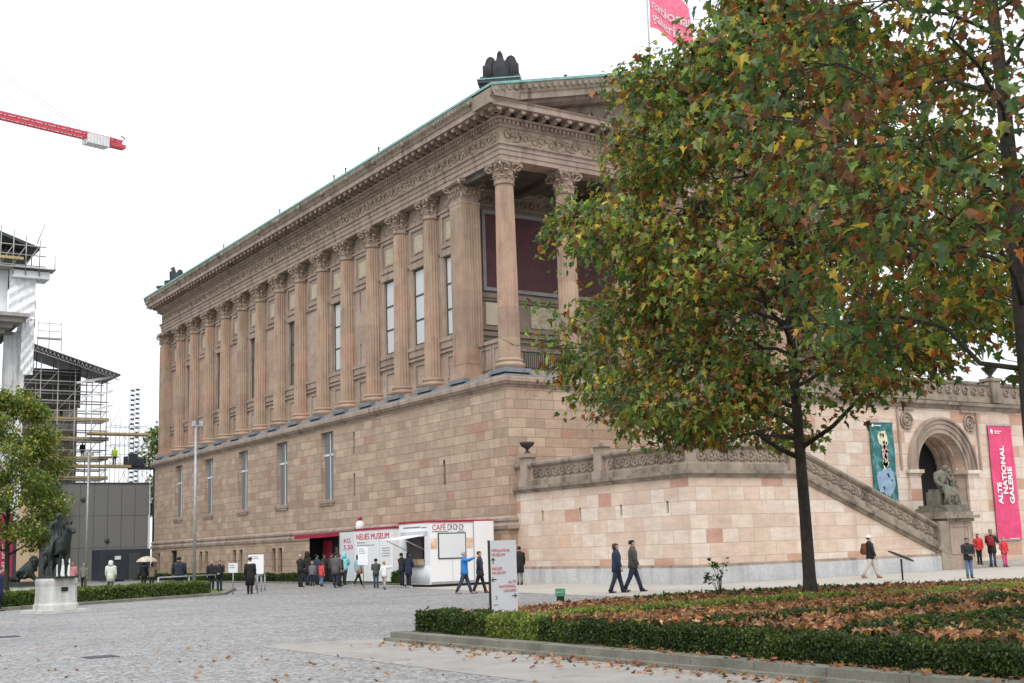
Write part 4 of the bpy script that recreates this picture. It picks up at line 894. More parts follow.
# ------------------------------------------------------------------ lamp posts
def lamp_post(loc, h, label, twin):
    t = thing('street_lamp', label, 'street lamp', loc, 0, 'tall grey lamp posts'); mb = MB(); mb.tube([(0,0,0),(0,0,h)],[.085,.06],12); mb.build('pole', M['lamp'], t)
    for s_ in (twin):
        mb = MB(); mb.obox((s_*.28*.835,-s_*.28*.549,h+.05),(.2,.2,.26),-.58); mb.obox((s_*.15*.835,-s_*.15*.549,h-.06),(.26,.06,.05),-.58); mb.build('lamp_head', M['lamp'], t)
lamp_post((20.1,58.7,0),8.2,'tall grey lamp post standing in front of the museum facade',(-.3,1))
lamp_post((19.63,77.0,0),8.2,'tall grey lamp post standing in front of the plain grey box building',(-.6,.6))

# ------------------------------------------------------------------ rider statue and lion
rd = thing('rider_statue','dark bronze nude rider sitting on a standing horse on a pale stone pedestal','statue',(10.4,44.65,0),HD(.25,-.95))
q8 = [(a,b) for a,b in ((-.62,-.42),(-.42,-.62),(.42,-.62),(.62,-.42),(.62,.42),(.42,.62),(-.42,.62),(-.62,.42))]
pd = MB(); rr = []
for s_, z in ((1.0,.1),(1.0,.26),(.96,.3),(.93,.34),(.9,.9),(.93,.98),(.94,1.08),(.9,1.16)): rr.append([(x*s_,y*s_,z) for x,y in q8])
pd.loft(rr,0,False); po = pd.build('pedestal', M['ped'], rd)
slab('plinth',-.85,.85,-.85,.85,0,.1,M['ped'],po); slab('plaque',-.12,.12,.575,.6,.72,.86,M['iron'],po)
V = [(0,-.45,2.15),(0,-.1,2.12),(0,.32,2.16),(0,.58,2.42),(0,.74,2.72),(0,.80,2.92),(0,.98,2.82),(0,1.14,2.66),           # 0-7 croup, belly, chest, neck, poll, face, muzzle
     (-.15,-.5,1.95),(-.16,-.4,1.72),(-.16,-.58,1.5),(-.16,-.55,1.25),(-.16,-.5,1.2), (.15,-.5,1.95),(.16,-.4,1.72),(.16,-.6,1.5),(.16,-.6,1.25),(.16,-.54,1.2),
     (-.14,.36,1.95),(-.14,.38,1.6),(-.14,.36,1.27),(-.14,.44,1.2),(.14,.36,1.95),(.14,.46,1.62),(.14,.42,1.27),(.14,.5,1.2),
     (0,-.68,2.2),(0,-.78,1.95),(0,-.76,1.55)]
E_ = [(0,1),(1,2),(2,3),(3,4),(4,5),(5,6),(6,7),(0,8),(8,9),(9,10),(10,11),(11,12),(0,13),(13,14),(14,15),(15,16),(16,17),(2,18),(18,19),(19,20),(20,21),(2,22),(22,23),(23,24),(24,25),(0,26),(26,27),(27,28)]
R_ = [(.25,.27),(.27,.28),(.25,.27),(.17,.22),.14,.12,.1,.07,.15,.1,.055,.045,.06,.15,.1,.055,.045,.06,.12,.07,.045,.06,.12,.07,.045,.06,.06,.08,.03]
ex = MB()
for s_ in (-1,1): ex.tube([(s_*.06,.78,2.98),(s_*.08,.78,3.08),(s_*.08,.8,3.14)],[.04,.035,.008],5)
grow('horse', V, E_, R_, M['bronze'], rd, extra=ex)
V = [(0,-.02,2.5),(0,-.05,2.75),(0,-.04,3.0),(0,-.02,3.16),(0,0,3.27),(0,0,3.4),(-.2,-.02,3.05),(-.28,.02,2.8),(-.2,.22,2.66),(.2,-.02,3.05),(.3,-.02,2.8),(.3,.12,2.6),
     (-.26,.1,2.4),(-.33,.18,2.05),(-.32,.08,1.7),(-.32,.22,1.62),(.26,.1,2.4),(.33,.18,2.05),(.32,.08,1.7),(.32,.22,1.62)]
grow('rider', V, [(0,1),(1,2),(2,3),(3,4),(4,5),(2,6),(6,7),(7,8),(2,9),(9,10),(10,11),(0,12),(12,13),(13,14),(14,15),(0,16),(16,17),(17,18),(18,19)], [(.15,.14),(.13,.11),(.17,.12),.06,.1,.08,.07,.055,.04,.07,.055,.04,.1,.075,.05,.04,.1,.075,.05,.04], M['bronze'], rd)
slab('base_plate',-.4,.4,-.85,.75,1.16,1.22,M['bronze'],rd)
ln = thing('lion_statue','dark bronze lion group crouching on a low slab beside the left lawn','statue',(15.3,72.8,0),HD(.9,-.3))
slab('slab',-.7,.7,-1.3,1.3,.5,.75,M['black_stone'],ln); slab('pedestal',-.6,.6,-1.2,1.2,0,.5,M['ped'],ln)
V = [(0,-.9,1.15),(0,-.3,1.3),(0,.35,1.5),(0,.65,1.85),(0,.85,2.0),(0,1.1,1.85),(-.25,-.9,.95),(-.3,-.5,.8),(.25,-.9,.95),(.3,-.5,.8),(-.22,.5,1.1),(-.22,.95,.8),(.22,.5,1.1),(.22,.95,.8),(0,-1.2,.9),(.3,-1.2,.8)]
ex = MB(); R_q = random.Random(2)
for i in range(46): a = R_q.uniform(0,6.28); b = R_q.uniform(-1,1); ex.sphere((.36*math.cos(a)*math.sqrt(1-b*b),.62+.34*math.sin(a)*math.sqrt(1-b*b),1.75+.42*b),(R_q.uniform(.07,.14),R_q.uniform(.07,.14),R_q.uniform(.09,.17)),5,4)
for i in range(20): ex.sphere((R_q.uniform(-.35,.35),R_q.uniform(-.9,.3),R_q.uniform(1.0,1.5)),(.12,.2,.14),5,4)
grow('lion', V, [(0,1),(1,2),(2,3),(3,4),(4,5),(0,6),(6,7),(0,8),(8,9),(2,10),(10,11),(2,12),(12,13),(0,14),(14,15)], [(.36,.36),(.34,.36),(.4,.42),.4,.28,.15,.24,.14,.24,.14,.18,.12,.18,.12,.06,.05], M['bronze'], ln, extra=ex)
ln.scale = (.8,.62,.95)

# ------------------------------------------------------------------ far left: museum under scaffolding
nm = thing('wrapped_museum','grey stone museum corner with heavy cornice, half wrapped in white sheeting under a scaffold roof','museum',(0,0,0))
slab('wall',-25,19.6,106,130,0,21,M['old_stone'],nm)
mb = MB()
for o,z0,z1 in ((.3,20.6,21.0),(.8,21.0,21.4),(1.5,21.4,21.8),(1.9,21.8,22.1)): mb.box(-25,19.6+o,106-o,130,z0,z1)
for i in range(20): mb.box(19.7,20.2+.6,107+i*1.1,107.5+i*1.1,20.7,21.0)
mb.build('cornice', M['old_stone'], nm); slab('attic',-25,20.1,106.2,130,22.1,26,M['sheet'],nm)
for z in (6.5,13.5): slab('band',-25,19.8,105.8,130,z,z+.5,M['old_stone'],nm)
for z in (8,15):
    for x in (10,14,17.6): slab('window',x-.7,x+.7,105.93,106.05,z,z+3.6,M['glass'],nm)
sh = MB(); R_ = random.Random(8); nu, nv = 26, 40
def sheetface(p0, du, dv, nrm):
    vs = []
    for k in range(nv+1):
        for i in range(nu+1):
            f = .05*math.sin(i*.9+k*.35)+.05*math.sin(k*.8-i*.4)+R_.uniform(-.03,.03); vs.append(Vector(p0)+Vector(du)*(i/nu)+Vector(dv)*(k/nv)+Vector(nrm)*f)
    sh.add(vs,[(k*(nu+1)+i,k*(nu+1)+i+1,(k+1)*(nu+1)+i+1,(k+1)*(nu+1)+i) for k in range(nv) for i in range(nu)],0,True)
sheetface((20.1,107.2,4),(1.75,0,0),(0,0,17),(0,-1,0)); sheetface((21.85,107.2,4),(0,7,0),(0,0,17),(1,0,0)); sheetface((20.1,105.6,21.9),(2.1,0,0),(0,0,4.5),(0,-1,0)); sheetface((22.2,105.6,17.5),(0,7,0),(0,0,9),(1,0,0)); sheetface((21.2,105.62,17.2),(1.,0,0),(0,0,4.7),(0,-1,0))
sh.build('sheeting', M['sheet'], nm, fix=False)
mb = MB(); mb.tri([(12,105,31.5),(22.3,105,28.0),(22.3,105,27.75),(12,105,31.2)],(0,12,0)); mb.box(14,21.6,107,115,26,28); mb.build('scaffold_roof', M['shedroof'], nm)
mb = MB()
for x in (18.2,19.2,20.2,21.2,22.3):
    for y in (104.9,108): mb.tube([(x,y,25.5),(x,y,29.4-.33*(x-18.2)+.5)],.05,5)
for z in (26.3,27.2,28.0): mb.tube([(17,104.9,z),(22.8,104.9,z)],.05,5)
for i in range(4): mb.tube([(18.2+i,104.9,26.3),(19.2+i,104.9,28)],.04,5)
mb.box(17,23.6,104.6,106.2,26.05,26.13); mb.tube([(23.5,104.7,26),(23.5,104.7,27.3)],.04,5); mb.tube([(22,104.7,28.2),(22.6,104.7,30)],.04,5); mb.build('scaffold_tubes', M['steel'], nm)
slab('yellow_board',16,21,104.8,104.86,26.75,26.98,M['plank'],nm)
bal = MB(); bal.box(20.2,23.2,105,107,25.3,25.9); bal.build('platform', M['offwhite'], nm)

sf = thing('scaffold','tall tube scaffold with plank decks and a sloping dark shed roof above the grey box','scaffold',(26,128,0))
X = [0,1.7,3.4,5.1,6.8,8.3]; LV = [2,4,6,8,9,10,11,12,13,14,15,16,17,18,19,20]
def sroof(x): return 23.6-.31*x
for i, x in enumerate(X):
    for y in (0,2.2):
        mb = MB(); mb.tube([(x,y,0),(x,y,min(sroof(x)+.3,24 if i < 2 else 23))],.055,6); mb.build('standard', M['steel'], sf)
for z in LV:
    mb = MB()
    for y in (0,2.2): mb.tube([(0,y,z+.95),(8.3 if z < 18 else 6.8,y,z+.95)],.045,5); mb.tube([(-.3,y,z),(8.6,y,z)],.045,5)
    mb.build('ledger', M['steel'], sf)
for z in (6,8,10,12,14,16): slab('deck',-.3,8.6,0.1,2.1,z+.05,z+.13,M['plank'],sf); slab('toe_board',-.3,8.6,-.05,.0,z+.13,z+.33,M['plank'],sf)
for i in range(5):
    for z in LV[::2]:
        if (i+z)%3: mb = MB(); mb.tube([(X[i],0,z),(X[i+1],0,z+2)],.04,5); mb.build('brace', M['steel'], sf)
mb = MB(); mb.tri([(-.5,-1,sroof(-.5)),(9.4,-1,sroof(9.4)),(9.4,-1,sroof(9.4)+.16),(-.5,-1,sroof(-.5)+.16)],(0,7,0)); mb.build('shed_roof', M['shedroof'], sf)
mb = MB(); 
for i in range(24):
    x = -.5+i*.4; mb.tube([(x,-1.02,sroof(x)-.05),(x+.2,-1.02,sroof(x+.2)-.55),(x+.4,-1.02,sroof(x+.4)-.05)],.035,4)
mb.tube([(-.5,-1.02,sroof(-.5)-.55),(9.3,-1.02,sroof(9.3)-.5)],.045,5); mb.build('roof_truss', M['steel'], sf)
slab('dark_cladding',0,6.3,2.6,2.8,17.6,21.6,M['shedroof'],sf); slab('grey_core',-.2,6.1,2.9,6,0,18.6,M['old_stone'],sf)
mb = MB()
for k in range(3):
    z = 20.0-k*1.5; mb.tri([(5.2+k*.5,-.1,z),(8.9,-.1,z+.8),(8.9,-.1,z+.55),(5.2+k*.5,-.1,z-.22)],(0,.05,0))
mb.build('white_netting', M['sheet'], sf)
mb = MB(); mb.box(1.2,3.5,-.4,.1,24.2,24.35)
for x in (1.2,2.3,3.5): mb.tube([(x,-.4,23),(x,-.4,26)],.04,5)
for z in (25,25.8): mb.tube([(1.2,-.4,z),(3.5,-.4,z)],.035,5)
mb.build('top_platform', M['steel'], sf)
s2 = thing('light_scaffold','thin open tube scaffold tower right of the shed roof, above the grey box','scaffold',(34.5,127,0))
for i in range(5):
    mb = MB(); mb.tube([(i*.95,0,0),(i*.95,0,16.5-.35*i)],.03,5); mb.tube([(i*.95,1.5,0),(i*.95,1.5,16.3-.35*i)],.03,5); mb.build('standard', M['steel'], s2)
for k in range(8):
    mb = MB(); mb.tube([(0,0,1.8+k*1.95),(3.9,0,1.8+k*1.95)],.028,5); mb.tube([(0,1.5,1.8+k*1.95),(3.9,1.5,1.8+k*1.95)],.028,5)
    for i in range(4): mb.tube([(i*.95,0,1.8+k*1.95),((i+1)*.95,0,1.8+((k+1) if (i+k)%2 else k-1)*1.95)],.02,4)
    mb.build('ledger', M['steel'], s2)
slab('deck',-2,4.2,-.1,1.6,14.55,14.75,M['plank'],s2); slab('deck',-1,.9,-.1,1.6,12.2,12.3,M['plank'],s2)
lf = thing('boom_lift_platform','long yellowish working platform with dark boom reaching toward the museum','lift',(29.4,120,0))
slab('platform',-.5,5.1,-.6,.6,10.6,10.85,M['plank'],lf); slab('boom',5.0,8.0,-.3,.3,10.45,10.75,M['dark_blue'],lf)
mb = MB(); mb.box(4.6,5.5,-.4,.4,10.8,11.7); mb.box(5.0,5.8,-.35,.35,11.2,12.0); mb.box(5.4,6.4,-.3,.3,10.7,11.5); mb.build('motor', M['dark_blue'], lf)
mb = MB(); mb.tube([(7.6,0,0),(7.6,0,10.5)],.18,8); mb.build('mast', M['dark_blue'], lf)
mb = MB()
for x in np.linspace(-.4,4.8,8): mb.tube([(x,-.55,10.85),(x,-.55,11.85)],.025,5)
mb.tube([(-.4,-.55,11.85),(4.8,-.55,11.85)],.025,5); mb.build('guard_rail', M['steel'], lf)
lm = thing('lattice_mast','pale lattice mast with evenly spaced dark rungs standing far behind the scaffold','mast',(44.2,152,0)); mb = MB()
for x in (-.62,.0,.62): mb.box(x-.08,x+.08,-.08,.08,0,23)
for k in range(38): mb.box(-.6,-.02,-.06,.06,.3+k*.6,.55+k*.6,1); mb.box(.02,.6,-.06,.06,.45+k*.6,.7+k*.6,1)
mb.build('lattice', [M['sheet'],M['shedroof']], lm)
gbx = thing('grey_box_building','plain windowless grey box building left of the museum','building',(0,0,0)); slab('wall',26.9,34.3,113,121,0,8.6,M['grey_wall'],gbx); slab('roof_edge',26.85,34.35,112.95,121,8.6,8.75,M['shedroof'],gbx)
for x,z in ((28.4,7.2),(30.6,3.5)): mb = MB(); mb.lathe([(.02,0),(.22,0),(.2,.1),(.02,.12)],10,(0,0,0),0,True,Matrix.Translation((x,113,z)) @ Matrix.Rotation(PI/2,4,'X')); mb.build('vent', M['shedroof'], gbx)
for i_ in range(1,6): slab('panel_seam',26.9+i_*1.23,26.93+i_*1.23,112.985,113,0,8.6,M['shedroof'],gbx)
for z_ in (2.9,5.75): slab('panel_seam',26.9,34.3,112.986,113,z_,z_+.025,M['shedroof'],gbx)
slab('downpipe',34.36,34.46,113,113.1,0,8.6,M['offwhite'],gbx)
cn = thing('site_container','dark blue site container in front of the grey box building','container',(0,0,0)); mb = MB(); mb.box(27.9,32.1,105,107.6,.1,2.65)
for i in range(20): mb.box(27.95+i*.21,28.05+i*.21,104.96,105,.2,2.55)
mb.build('body', M['dark_blue'], cn); slab('notice',29.1,29.6,104.92,104.96,1.8,2.1,M['offwhite'],cn); slab('door',30.3,31.2,104.93,104.96,.15,2.3,M['shedroof'],cn)
dg = thing('glazed_pavilion','dark glazed low building front behind the rider statue','building',(0,0,0)); slab('wall',20.4,26.7,112,118,0,7,M['shedroof'],dg); slab('roof_edge',20.2,26.8,111.6,118,7,7.25,M['offwhite'],dg)
for i in range(5): 
    slab('window',20.7+i*1.2,21.7+i*1.2,111.94,112,.4,2.6,M['glass'],dg); slab('window',20.7+i*1.2,21.7+i*1.2,111.94,112,2.9,4.6,M['glass'],dg)
tw = tag(slab('tan_wall_pier',19.3,20.6,94,95.2,0,6.2,M['tan'],None),'tan rendered wall pier behind the red museum banner','wall')
rb = thing('museum_banner_totem','red banner board reading MUSEUM upwards at the far left behind the lawn','banner',(16.55,85,0))
slab('board',-.62,.42,-.1,.1,.9,5.0,M['pink'],rb); slab('foot',-.4,.3,-.08,.08,0,.9,M['iron'],rb)
text('MUSEUM', .62, M['textwhite'], rb, Matrix(((0,-1,0,.2),(0,0,-1,-.112),(1,0,0,1.2),(0,0,0,1))), fitw=2.6, bold=.01)
nb = tag(post_sign('white notice board standing beside the rider statue in front of the dark building',(17.6,74,0),.75,.8,1.9,3,'white',-.5),None,None)
# crane
cr = thing('tower_crane','red crane arm with pale ballast blocks at its end high in the white sky','crane',(40.1,144.9,51.7),math.atan2(-3.6,-14.9))
mb = MB()                                                            # local +x runs back to the mast
for (y,z) in ((-.42,0),(.42,0),(-.42,.55),(.42,.55)): mb.box(1.2,30,y-.11,y+.11,z-.1,z+.1)
for i in range(36):
    x = 1.3+i*.8; s_ = 1 if i%2 else -1
    for y in (-.42,.42): mb.tube([(x,y,.55 if s_ > 0 else 0),(x+.8,y,0 if s_ > 0 else .55)],.05,4)
    mb.tube([(x,-.42,0),(x+.8,.42,0)],.04,4)
mb.build('jib', M['crane_red'], cr)
mb = MB()
for i in range(7): mb.box(2.2+i*.4,2.57+i*.4,-.72,-.5,-.7,.5); mb.box(2.2+i*.4,2.57+i*.4,.5,.72,-.7,.5); mb.box(2.2+i*.4,2.57+i*.4,-.5,.5,-.75,-.12)
mb.build('ballast', M['crane_white'], cr)
mb = MB(); mb.box(-.1,1.9,-.5,.5,-.35,.1); mb.box(.3,1.2,-.3,.3,.1,.7); mb.tube([(.2,0,.6),(-.2,0,1.1),(.3,0,1.3)],.1,6); mb.build('winch', M['crane_red'], cr)
for y in (-.4,.4): mb = MB(); mb.tube([(4.5,y,.6),(29,y,11)],.03,4); mb.tube([(6.5,y,.6),(29,y,4.5)],.02,4); mb.build('tie_cable', M['cable'], cr)
mb = MB()
for (x,y) in ((28.4,-.9),(30.2,-.9),(28.4,.9),(30.2,.9)): mb.box(x-.12,x+.12,y-.12,y+.12,-51.7,9)
for k in range(38):
    z = -51+k*1.55
    for y in (-.9,.9): mb.tube([(28.4,y,z),(30.2,y,z+1.55)],.06,4)
mb.box(28.4,30.2,-.9,.9,9,11.2); mb.build('mast', M['crane_red'], cr)

# ------------------------------------------------------------------ people
CM = {}
def cloth(c, nm='cloth'):
    k = (nm,)+tuple(c)
    if k not in CM: CM[k] = blotchy(nm, tuple(x*.8 for x in c), tuple(min(1,x*1.2) for x in c), 9, .8, .3, 24)
    return CM[k]
SKIN = [blotchy('skin',(.50,.31,.23),(.58,.38,.29),8,.55,.02,20), blotchy('skin_tan',(.40,.24,.16),(.48,.30,.21),8,.55,.02,20)]
M['eye'] = mat('eye_dark', (.03,.02,.02), .3); M['lip'] = mat('lips', (.38,.16,.14), .5)
BLK,NAVY,GREY,JEANS,DKJ = (.018,.018,.02),(.02,.03,.065),(.11,.11,.115),(.05,.08,.15),(.025,.03,.05)
HAIR = dict(black=(.012,.01,.009), brown=(.06,.032,.018), grey=(.35,.34,.33), blond=(.32,.22,.11), red=(.16,.05,.02))
def person(label, x, y, h, face, coat, trou, hair='brown', style='short', stride=0., arms='down', hem=.80, hat=None, shoes=BLK, skin=0, z=0., group=None, scarf=None, kid=False, wide=1.):
    k = h/1.75; t = thing('person', label, 'person', (x,y,z), HD(*face), group); t.scale = (k*wide,k*wide,k)
    hs = 1.18 if kid else 1.
    def leg(s, a):
        hip = Vector((s*.09,0,.93)); kn = hip+Vector((0,math.sin(a)*.44,-math.cos(a)*.43)); b = a-.45*abs(stride)*(1 if a < 0 else .25)
        an = kn+Vector((0,math.sin(b)*.42,-math.cos(b)*.41)); an.z = max(.085,an.z); toe = an+Vector((s*.02,.14,-.05)); return hip,kn,an,toe
    L, R = leg(-1,stride), leg(1,-stride)
    dz = .085-min(L[2].z,R[2].z)
    for q in (*L,*R): q.z += dz
    def arm(s):
        sh = Vector((s*.185,0,1.42))
        if arms == 'front': return sh, Vector((s*.25,.08,1.15)), Vector((s*.06,.24,1.04)), Vector((s*.01,.29,1.01))
        if arms == 'point' and s > 0: return sh, Vector((.34,.2,1.4)), Vector((.38,.42,1.5)), Vector((.39,.5,1.53))
        if arms == 'up': return sh, Vector((s*.27,.12,1.18)), Vector((s*.12,.28,1.34)), Vector((s*.09,.31,1.42))
        if arms == 'pocket': return sh, Vector((s*.29,-.05,1.16)), Vector((s*.22,.1,.95)), Vector((s*.19,.13,.89))
        sw = -.5*stride*s*(-1); return sh, Vector((s*.24,math.sin(sw)*.28,1.15)), Vector((s*.25,math.sin(sw)*.5+.05,.92)), Vector((s*.245,math.sin(sw)*.55+.07,.84))
    V = [Vector(q) for q in ((0,0,.97),(0,0,1.16),(0,0,1.36),(0,-.01,1.5),(0,.01,1.5+.09*hs),(0,.01,1.5+.165*hs),(0,0,1.5+.235*hs))]
    E2 = [(0,1),(1,2),(2,3),(3,4),(4,5),(5,6)]; RR = [(.15,.11),(.135,.1),(.16,.1),.052,(.06*hs,.07*hs),(.076*hs,.092*hs),(.052*hs,.06*hs)]
    A = {s:arm(s) for s in (-1,1)}
    for s in (-1,1):
        sh, el, wr, pm = A[s]; o = len(V); V += [sh,el,wr,pm]; E2 += [(2,o),(o,o+1),(o+1,o+2),(o+2,o+3)]; RR += [.062,.043,.027,(.036,.02)]
        d = (pm-wr).normalized(); q = Vector((0,1,0)) if abs(d.y) < .8 else Vector((0,0,1)); q = (q-d*q.dot(d)).normalized(); w2 = d.cross(q)
        for i, ln_ in enumerate((.062,.075,.07,.055)):
            f0 = pm+d*.035+q*(.027-.018*i); f1 = f0+d*ln_*.55-w2*s*.006; f2 = f1+d*ln_*.4-w2*s*.018
            n = len(V); V += [f0,f1,f2]; E2 += [(o+3,n),(n,n+1),(n+1,n+2)]; RR += [.0095,.009,.0075]
        t0 = wr+d*.03+q*.035; t1 = t0+d*.035+q*.018; n = len(V); V += [t0,t1]; E2 += [(o+2,n),(n,n+1)]; RR += [.012,.0095]
    for q, s in ((L,-1),(R,1)):
        o = len(V); V += q; E2 += [(0,o),(o,o+1),(o+1,o+2),(o+2,o+3)]; RR += [.085,.058,.04,.032]
    ex = MB(); hz = 1.5+.15*hs
    for s in (-1,1): ex.sphere((s*.032*hs,.093*hs,hz+.015),(.013,.008,.009),6,4,1)
    ex.tube([(0,.094*hs,hz+.005),(0,.118*hs,hz-.03),(0,.092*hs,hz-.038)],[.009,.016,.006],6,0); ex.sphere((0,.088*hs,hz-.066),(.026,.009,.007),6,4,2)
    for s in (-1,1): ex.sphere((s*.083*hs,.0,hz-.01),(.014,.025,.034),6,4,0)
    grow('body', V, E2, RR, [SKIN[skin],M['eye'],M['lip']], t, sub=1, extra=ex)
    cm = cloth(coat,'jacket_cloth'); mb = MB()
    mb.loft([ell((0,.0,hem),.205+.05*(.8-hem),.165+.06*(.8-hem),14),ell((0,.0,.95),.2,.155,14),ell((0,0,1.12),.185,.14,14),ell((0,0,1.28),.205,.15,14),ell((0,-.005,1.4),.205,.13,14),ell((0,-.005,1.46),.13,.1,14),ell((0,0,1.5),.085,.085,14),ell((0,.0,1.54),.09,.09,14)])
    for s in (-1,1):
        sh, el, wr, pm = A[s]; mb.tube([sh+Vector((-s*.06,0,.0)),sh+Vector((s*.02,0,-.02)),sh.lerp(el,.5),el,el.lerp(wr,.5),wr+(wr-pm)*.0],[.085,.092,.082,.07,.06,.05],8)
    co = mb.build('jacket', cm, t)
    if scarf: mb = MB(); mb.loft([ell((0,0,1.46),.12,.11),ell((0,0,1.5),.12,.115),ell((0,0,1.55),.1,.1)]); mb.build('scarf', cloth(scarf,'scarf_cloth'), t)
    mb = MB(); mb.loft([ell((0,0,.84),.17,.13),ell((0,0,.95),.175,.13),ell((0,0,1.02),.165,.125)])
    for q in (L,R): mb.tube([q[0]+Vector((0,0,.02)),q[0].lerp(q[1],.5),q[1],q[1].lerp(q[2],.55),q[2]+Vector((0,0,-.01))],[.105,.09,.072,.066,.06],8)
    mb.build('trousers', cloth(trou,'trouser_cloth'), t)
    for q in (L,R):
        mb = MB(); a, to = q[2], q[3]; mb.loft([[(a.x+.05*math.cos(j*PI/4),a.y+.09*math.sin(j*PI/4)*1.0+dy,a.z+zz) for j in range(8)] for dy,zz in ((.035,-.085),(.03,-.04),(.0,.03))]); mb.sphere((to.x,to.y-.02,a.z-.055),(.045,.075,.03),8,4); mb.build('shoe', cloth(shoes,'shoe_leather'), t)
    c = Vector((0,-.005,1.5+.17*hs))
    if hat is not None:
        mb = MB(); mb.loft([[(c.x+.094*hs*r_*math.cos(j*PI/6),c.y+.108*hs*r_*math.sin(j*PI/6),c.z+z_*hs) for j in range(12)] for r_,z_ in ((1.0,-.0),(1.08,.02),(1.04,.06),(.8,.105),(.3,.125))]); mb.build('hat', cloth(hat,'hat_wool'), t)
    if style == 'hood':
        mb = MB(); mb.loft([[(.115*r_*math.cos(j*PI/6),-.02+.125*r_*math.sin(j*PI/6)-.02*(1-r_),z_) for j in range(12)] for r_,z_ in ((1.05,1.46),(1.1,1.56),(1.08,1.66),(.85,1.75),(.3,1.785))]); mb.build('hood', cm, t)
    elif hair:
        hm = cloth(HAIR[hair],'hair'); mb = MB(); lo = {'short':-.06,'long':-.24,'bob':-.14}[style]
        mb.loft([[(.088*hs*r_*math.cos(j*PI/6),(.1*hs*r_*math.sin(j*PI/6) if j > 6 or j == 0 or z_ > .03 else .02*math.sin(j*PI/6))-.016,c.z+z_*hs) for j in range(12)] for r_,z_ in ((.9,lo),(1.02,lo*.5),(1.05,.0),(.98,.04),(.74,.075),(.3,.09))]); mb.build('hair', hm, t)
    return t
def at_back(p, off, r): 
    m_ = Matrix.Rotation(r,4,'Z') @ Vector(off); return (p[0]+m_.x,p[1]+m_.y,p[2]+m_.z)
def backpack(label, px, py, h, face, c):
    k = h/1.75; r = HD(*face); t = thing('backpack', label, 'backpack', at_back((px,py,0),(0,-.23*k,1.22*k),r), r); t.scale = (k,k,k)
    mb = MB(); mb.loft([[(a*sx,b*sy,z) for a,b in ((-.15,-.07),(-.1,-.1),(.1,-.1),(.15,-.07),(.15,.07),(-.15,.07))] for sx,sy,z in ((.85,.8,-.24),(1,1,-.2),(1,1.05,.05),(.95,.9,.17),(.6,.6,.23))]); mb.build('bag', cloth(c,'nylon'), t)
    mb = MB(); mb.loft([[(a*sx,b*sy-.12,z) for a,b in ((-.11,-.02),(.11,-.02),(.11,.05),(-.11,.05))] for sx,sy,z in ((.9,.8,-.2),(1,1.2,-.16),(1,1,.0),(.8,.6,.03))]); mb.build('front_pocket', cloth(tuple(x*.8 for x in c),'nylon'), t)
    mb = MB()
    for s in (-1,1): mb.tube([(s*.1,.07,.17),(s*.12,.16,.27),(s*.12,.36,.2),(s*.13,.4,.0),(s*.16,.2,-.2),(s*.13,.06,-.2)],.016,5)
    mb.build('strap', cloth(BLK,'webbing'), t); return t
def handbag(label, px, py, h, face, c, side=1):
    k = h/1.75; r = HD(*face); t = thing('shoulder_bag', label, 'bag', at_back((px,py,0),(side*.30*k,.02,.82*k),r), r); t.scale = (k,k,k)
    mb = MB(); mb.loft([[(a*s_,b*s_,z) for a,b in ((-.07,-.15),(.07,-.15),(.07,.15),(-.07,.15))] for s_,z in ((.8,-.14),(1,-.1),(.95,.08),(.5,.13))]); mb.build('bag', cloth(c,'leather'), t)
    mb = MB(); mb.tube([(0,-.12,.1),(-side*.06,-.05,.45),(-side*.1,0,.6),(-side*.06,.08,.45),(0,.12,.1)],.012,5); mb.build('strap', cloth(c,'leather'), t)
TOW = (1,.15); CR = (.835,-.549); AWAY = (.55,.83); CAMD = (-.55,-.83)
Q = 'queue in front of the ticket booth'
person('grey haired person in black jacket and trousers at the left end of the ticket queue',26.91,61.61,1.7,(.9,.4),BLK,BLK,'grey',group=Q,arms='front')
person('tall person in black coat with hood up in the ticket queue',28.34,63.94,1.84,TOW,(.02,.02,.022),DKJ,'black','hood',hem=.62,group=Q)
person('child in grey jacket standing between taller adults in the ticket queue',27.97,62.44,1.3,(.7,.7),(.16,.17,.18),DKJ,'blond','bob',kid=True,group=Q)
person('person in blue denim jacket in the middle of the ticket queue',28.96,64.04,1.68,TOW,(.035,.055,.10),DKJ,'black',group=Q)
person('small child in coral red coat and light jeans in the ticket queue',27.68,60.64,1.3,(.9,.2),(.62,.07,.07),(.13,.20,.33),'brown','long',hem=.68,kid=True,group=Q)
person('dark dressed person with brown hair nearest the ticket windows',31.0,67.5,1.7,TOW,(.03,.028,.03),BLK,'brown',group=Q,arms='front')
person('dark haired person in maroon jacket at the ticket windows',30.15,64.7,1.74,TOW,(.05,.03,.035),BLK,'black',group=Q)
person('big person in grey coat and dark jeans seen from behind in the ticket queue',26.69,56.74,1.74,(.95,.5),(.10,.095,.10),DKJ,'black',hem=.68,group=Q,wide=1.12,shoes=(.25,.25,.26))
person('person in dark green parka between the grey coat and the red child in the queue',27.9,58.9,1.66,(.9,.3),(.03,.045,.03),BLK,'brown',group=Q,hem=.7)
person('person in beige jacket and dark trousers close to the ticket windows',30.6,69.3,1.68,TOW,(.34,.28,.2),BLK,'blond','long',group=Q)
person('person in bright turquoise jacket with the hood up at the white panel',29.38,61.38,1.72,(.6,.6),(.22,.60,.68),BLK,'brown','hood',group=Q,arms='front',stride=.2)
person('person in pale blue top and dark trousers walking by the NEUES MUSEUM panel',28.68,58.26,1.6,(.9,.1),(.30,.45,.55),BLK,'black','long',stride=.35,shoes=(.3,.3,.3))
handbag('tan brown shoulder bag hanging on the person by the NEUES MUSEUM panel',28.5,58.1,1.6,(.9,.1),(.30,.12,.05),1)
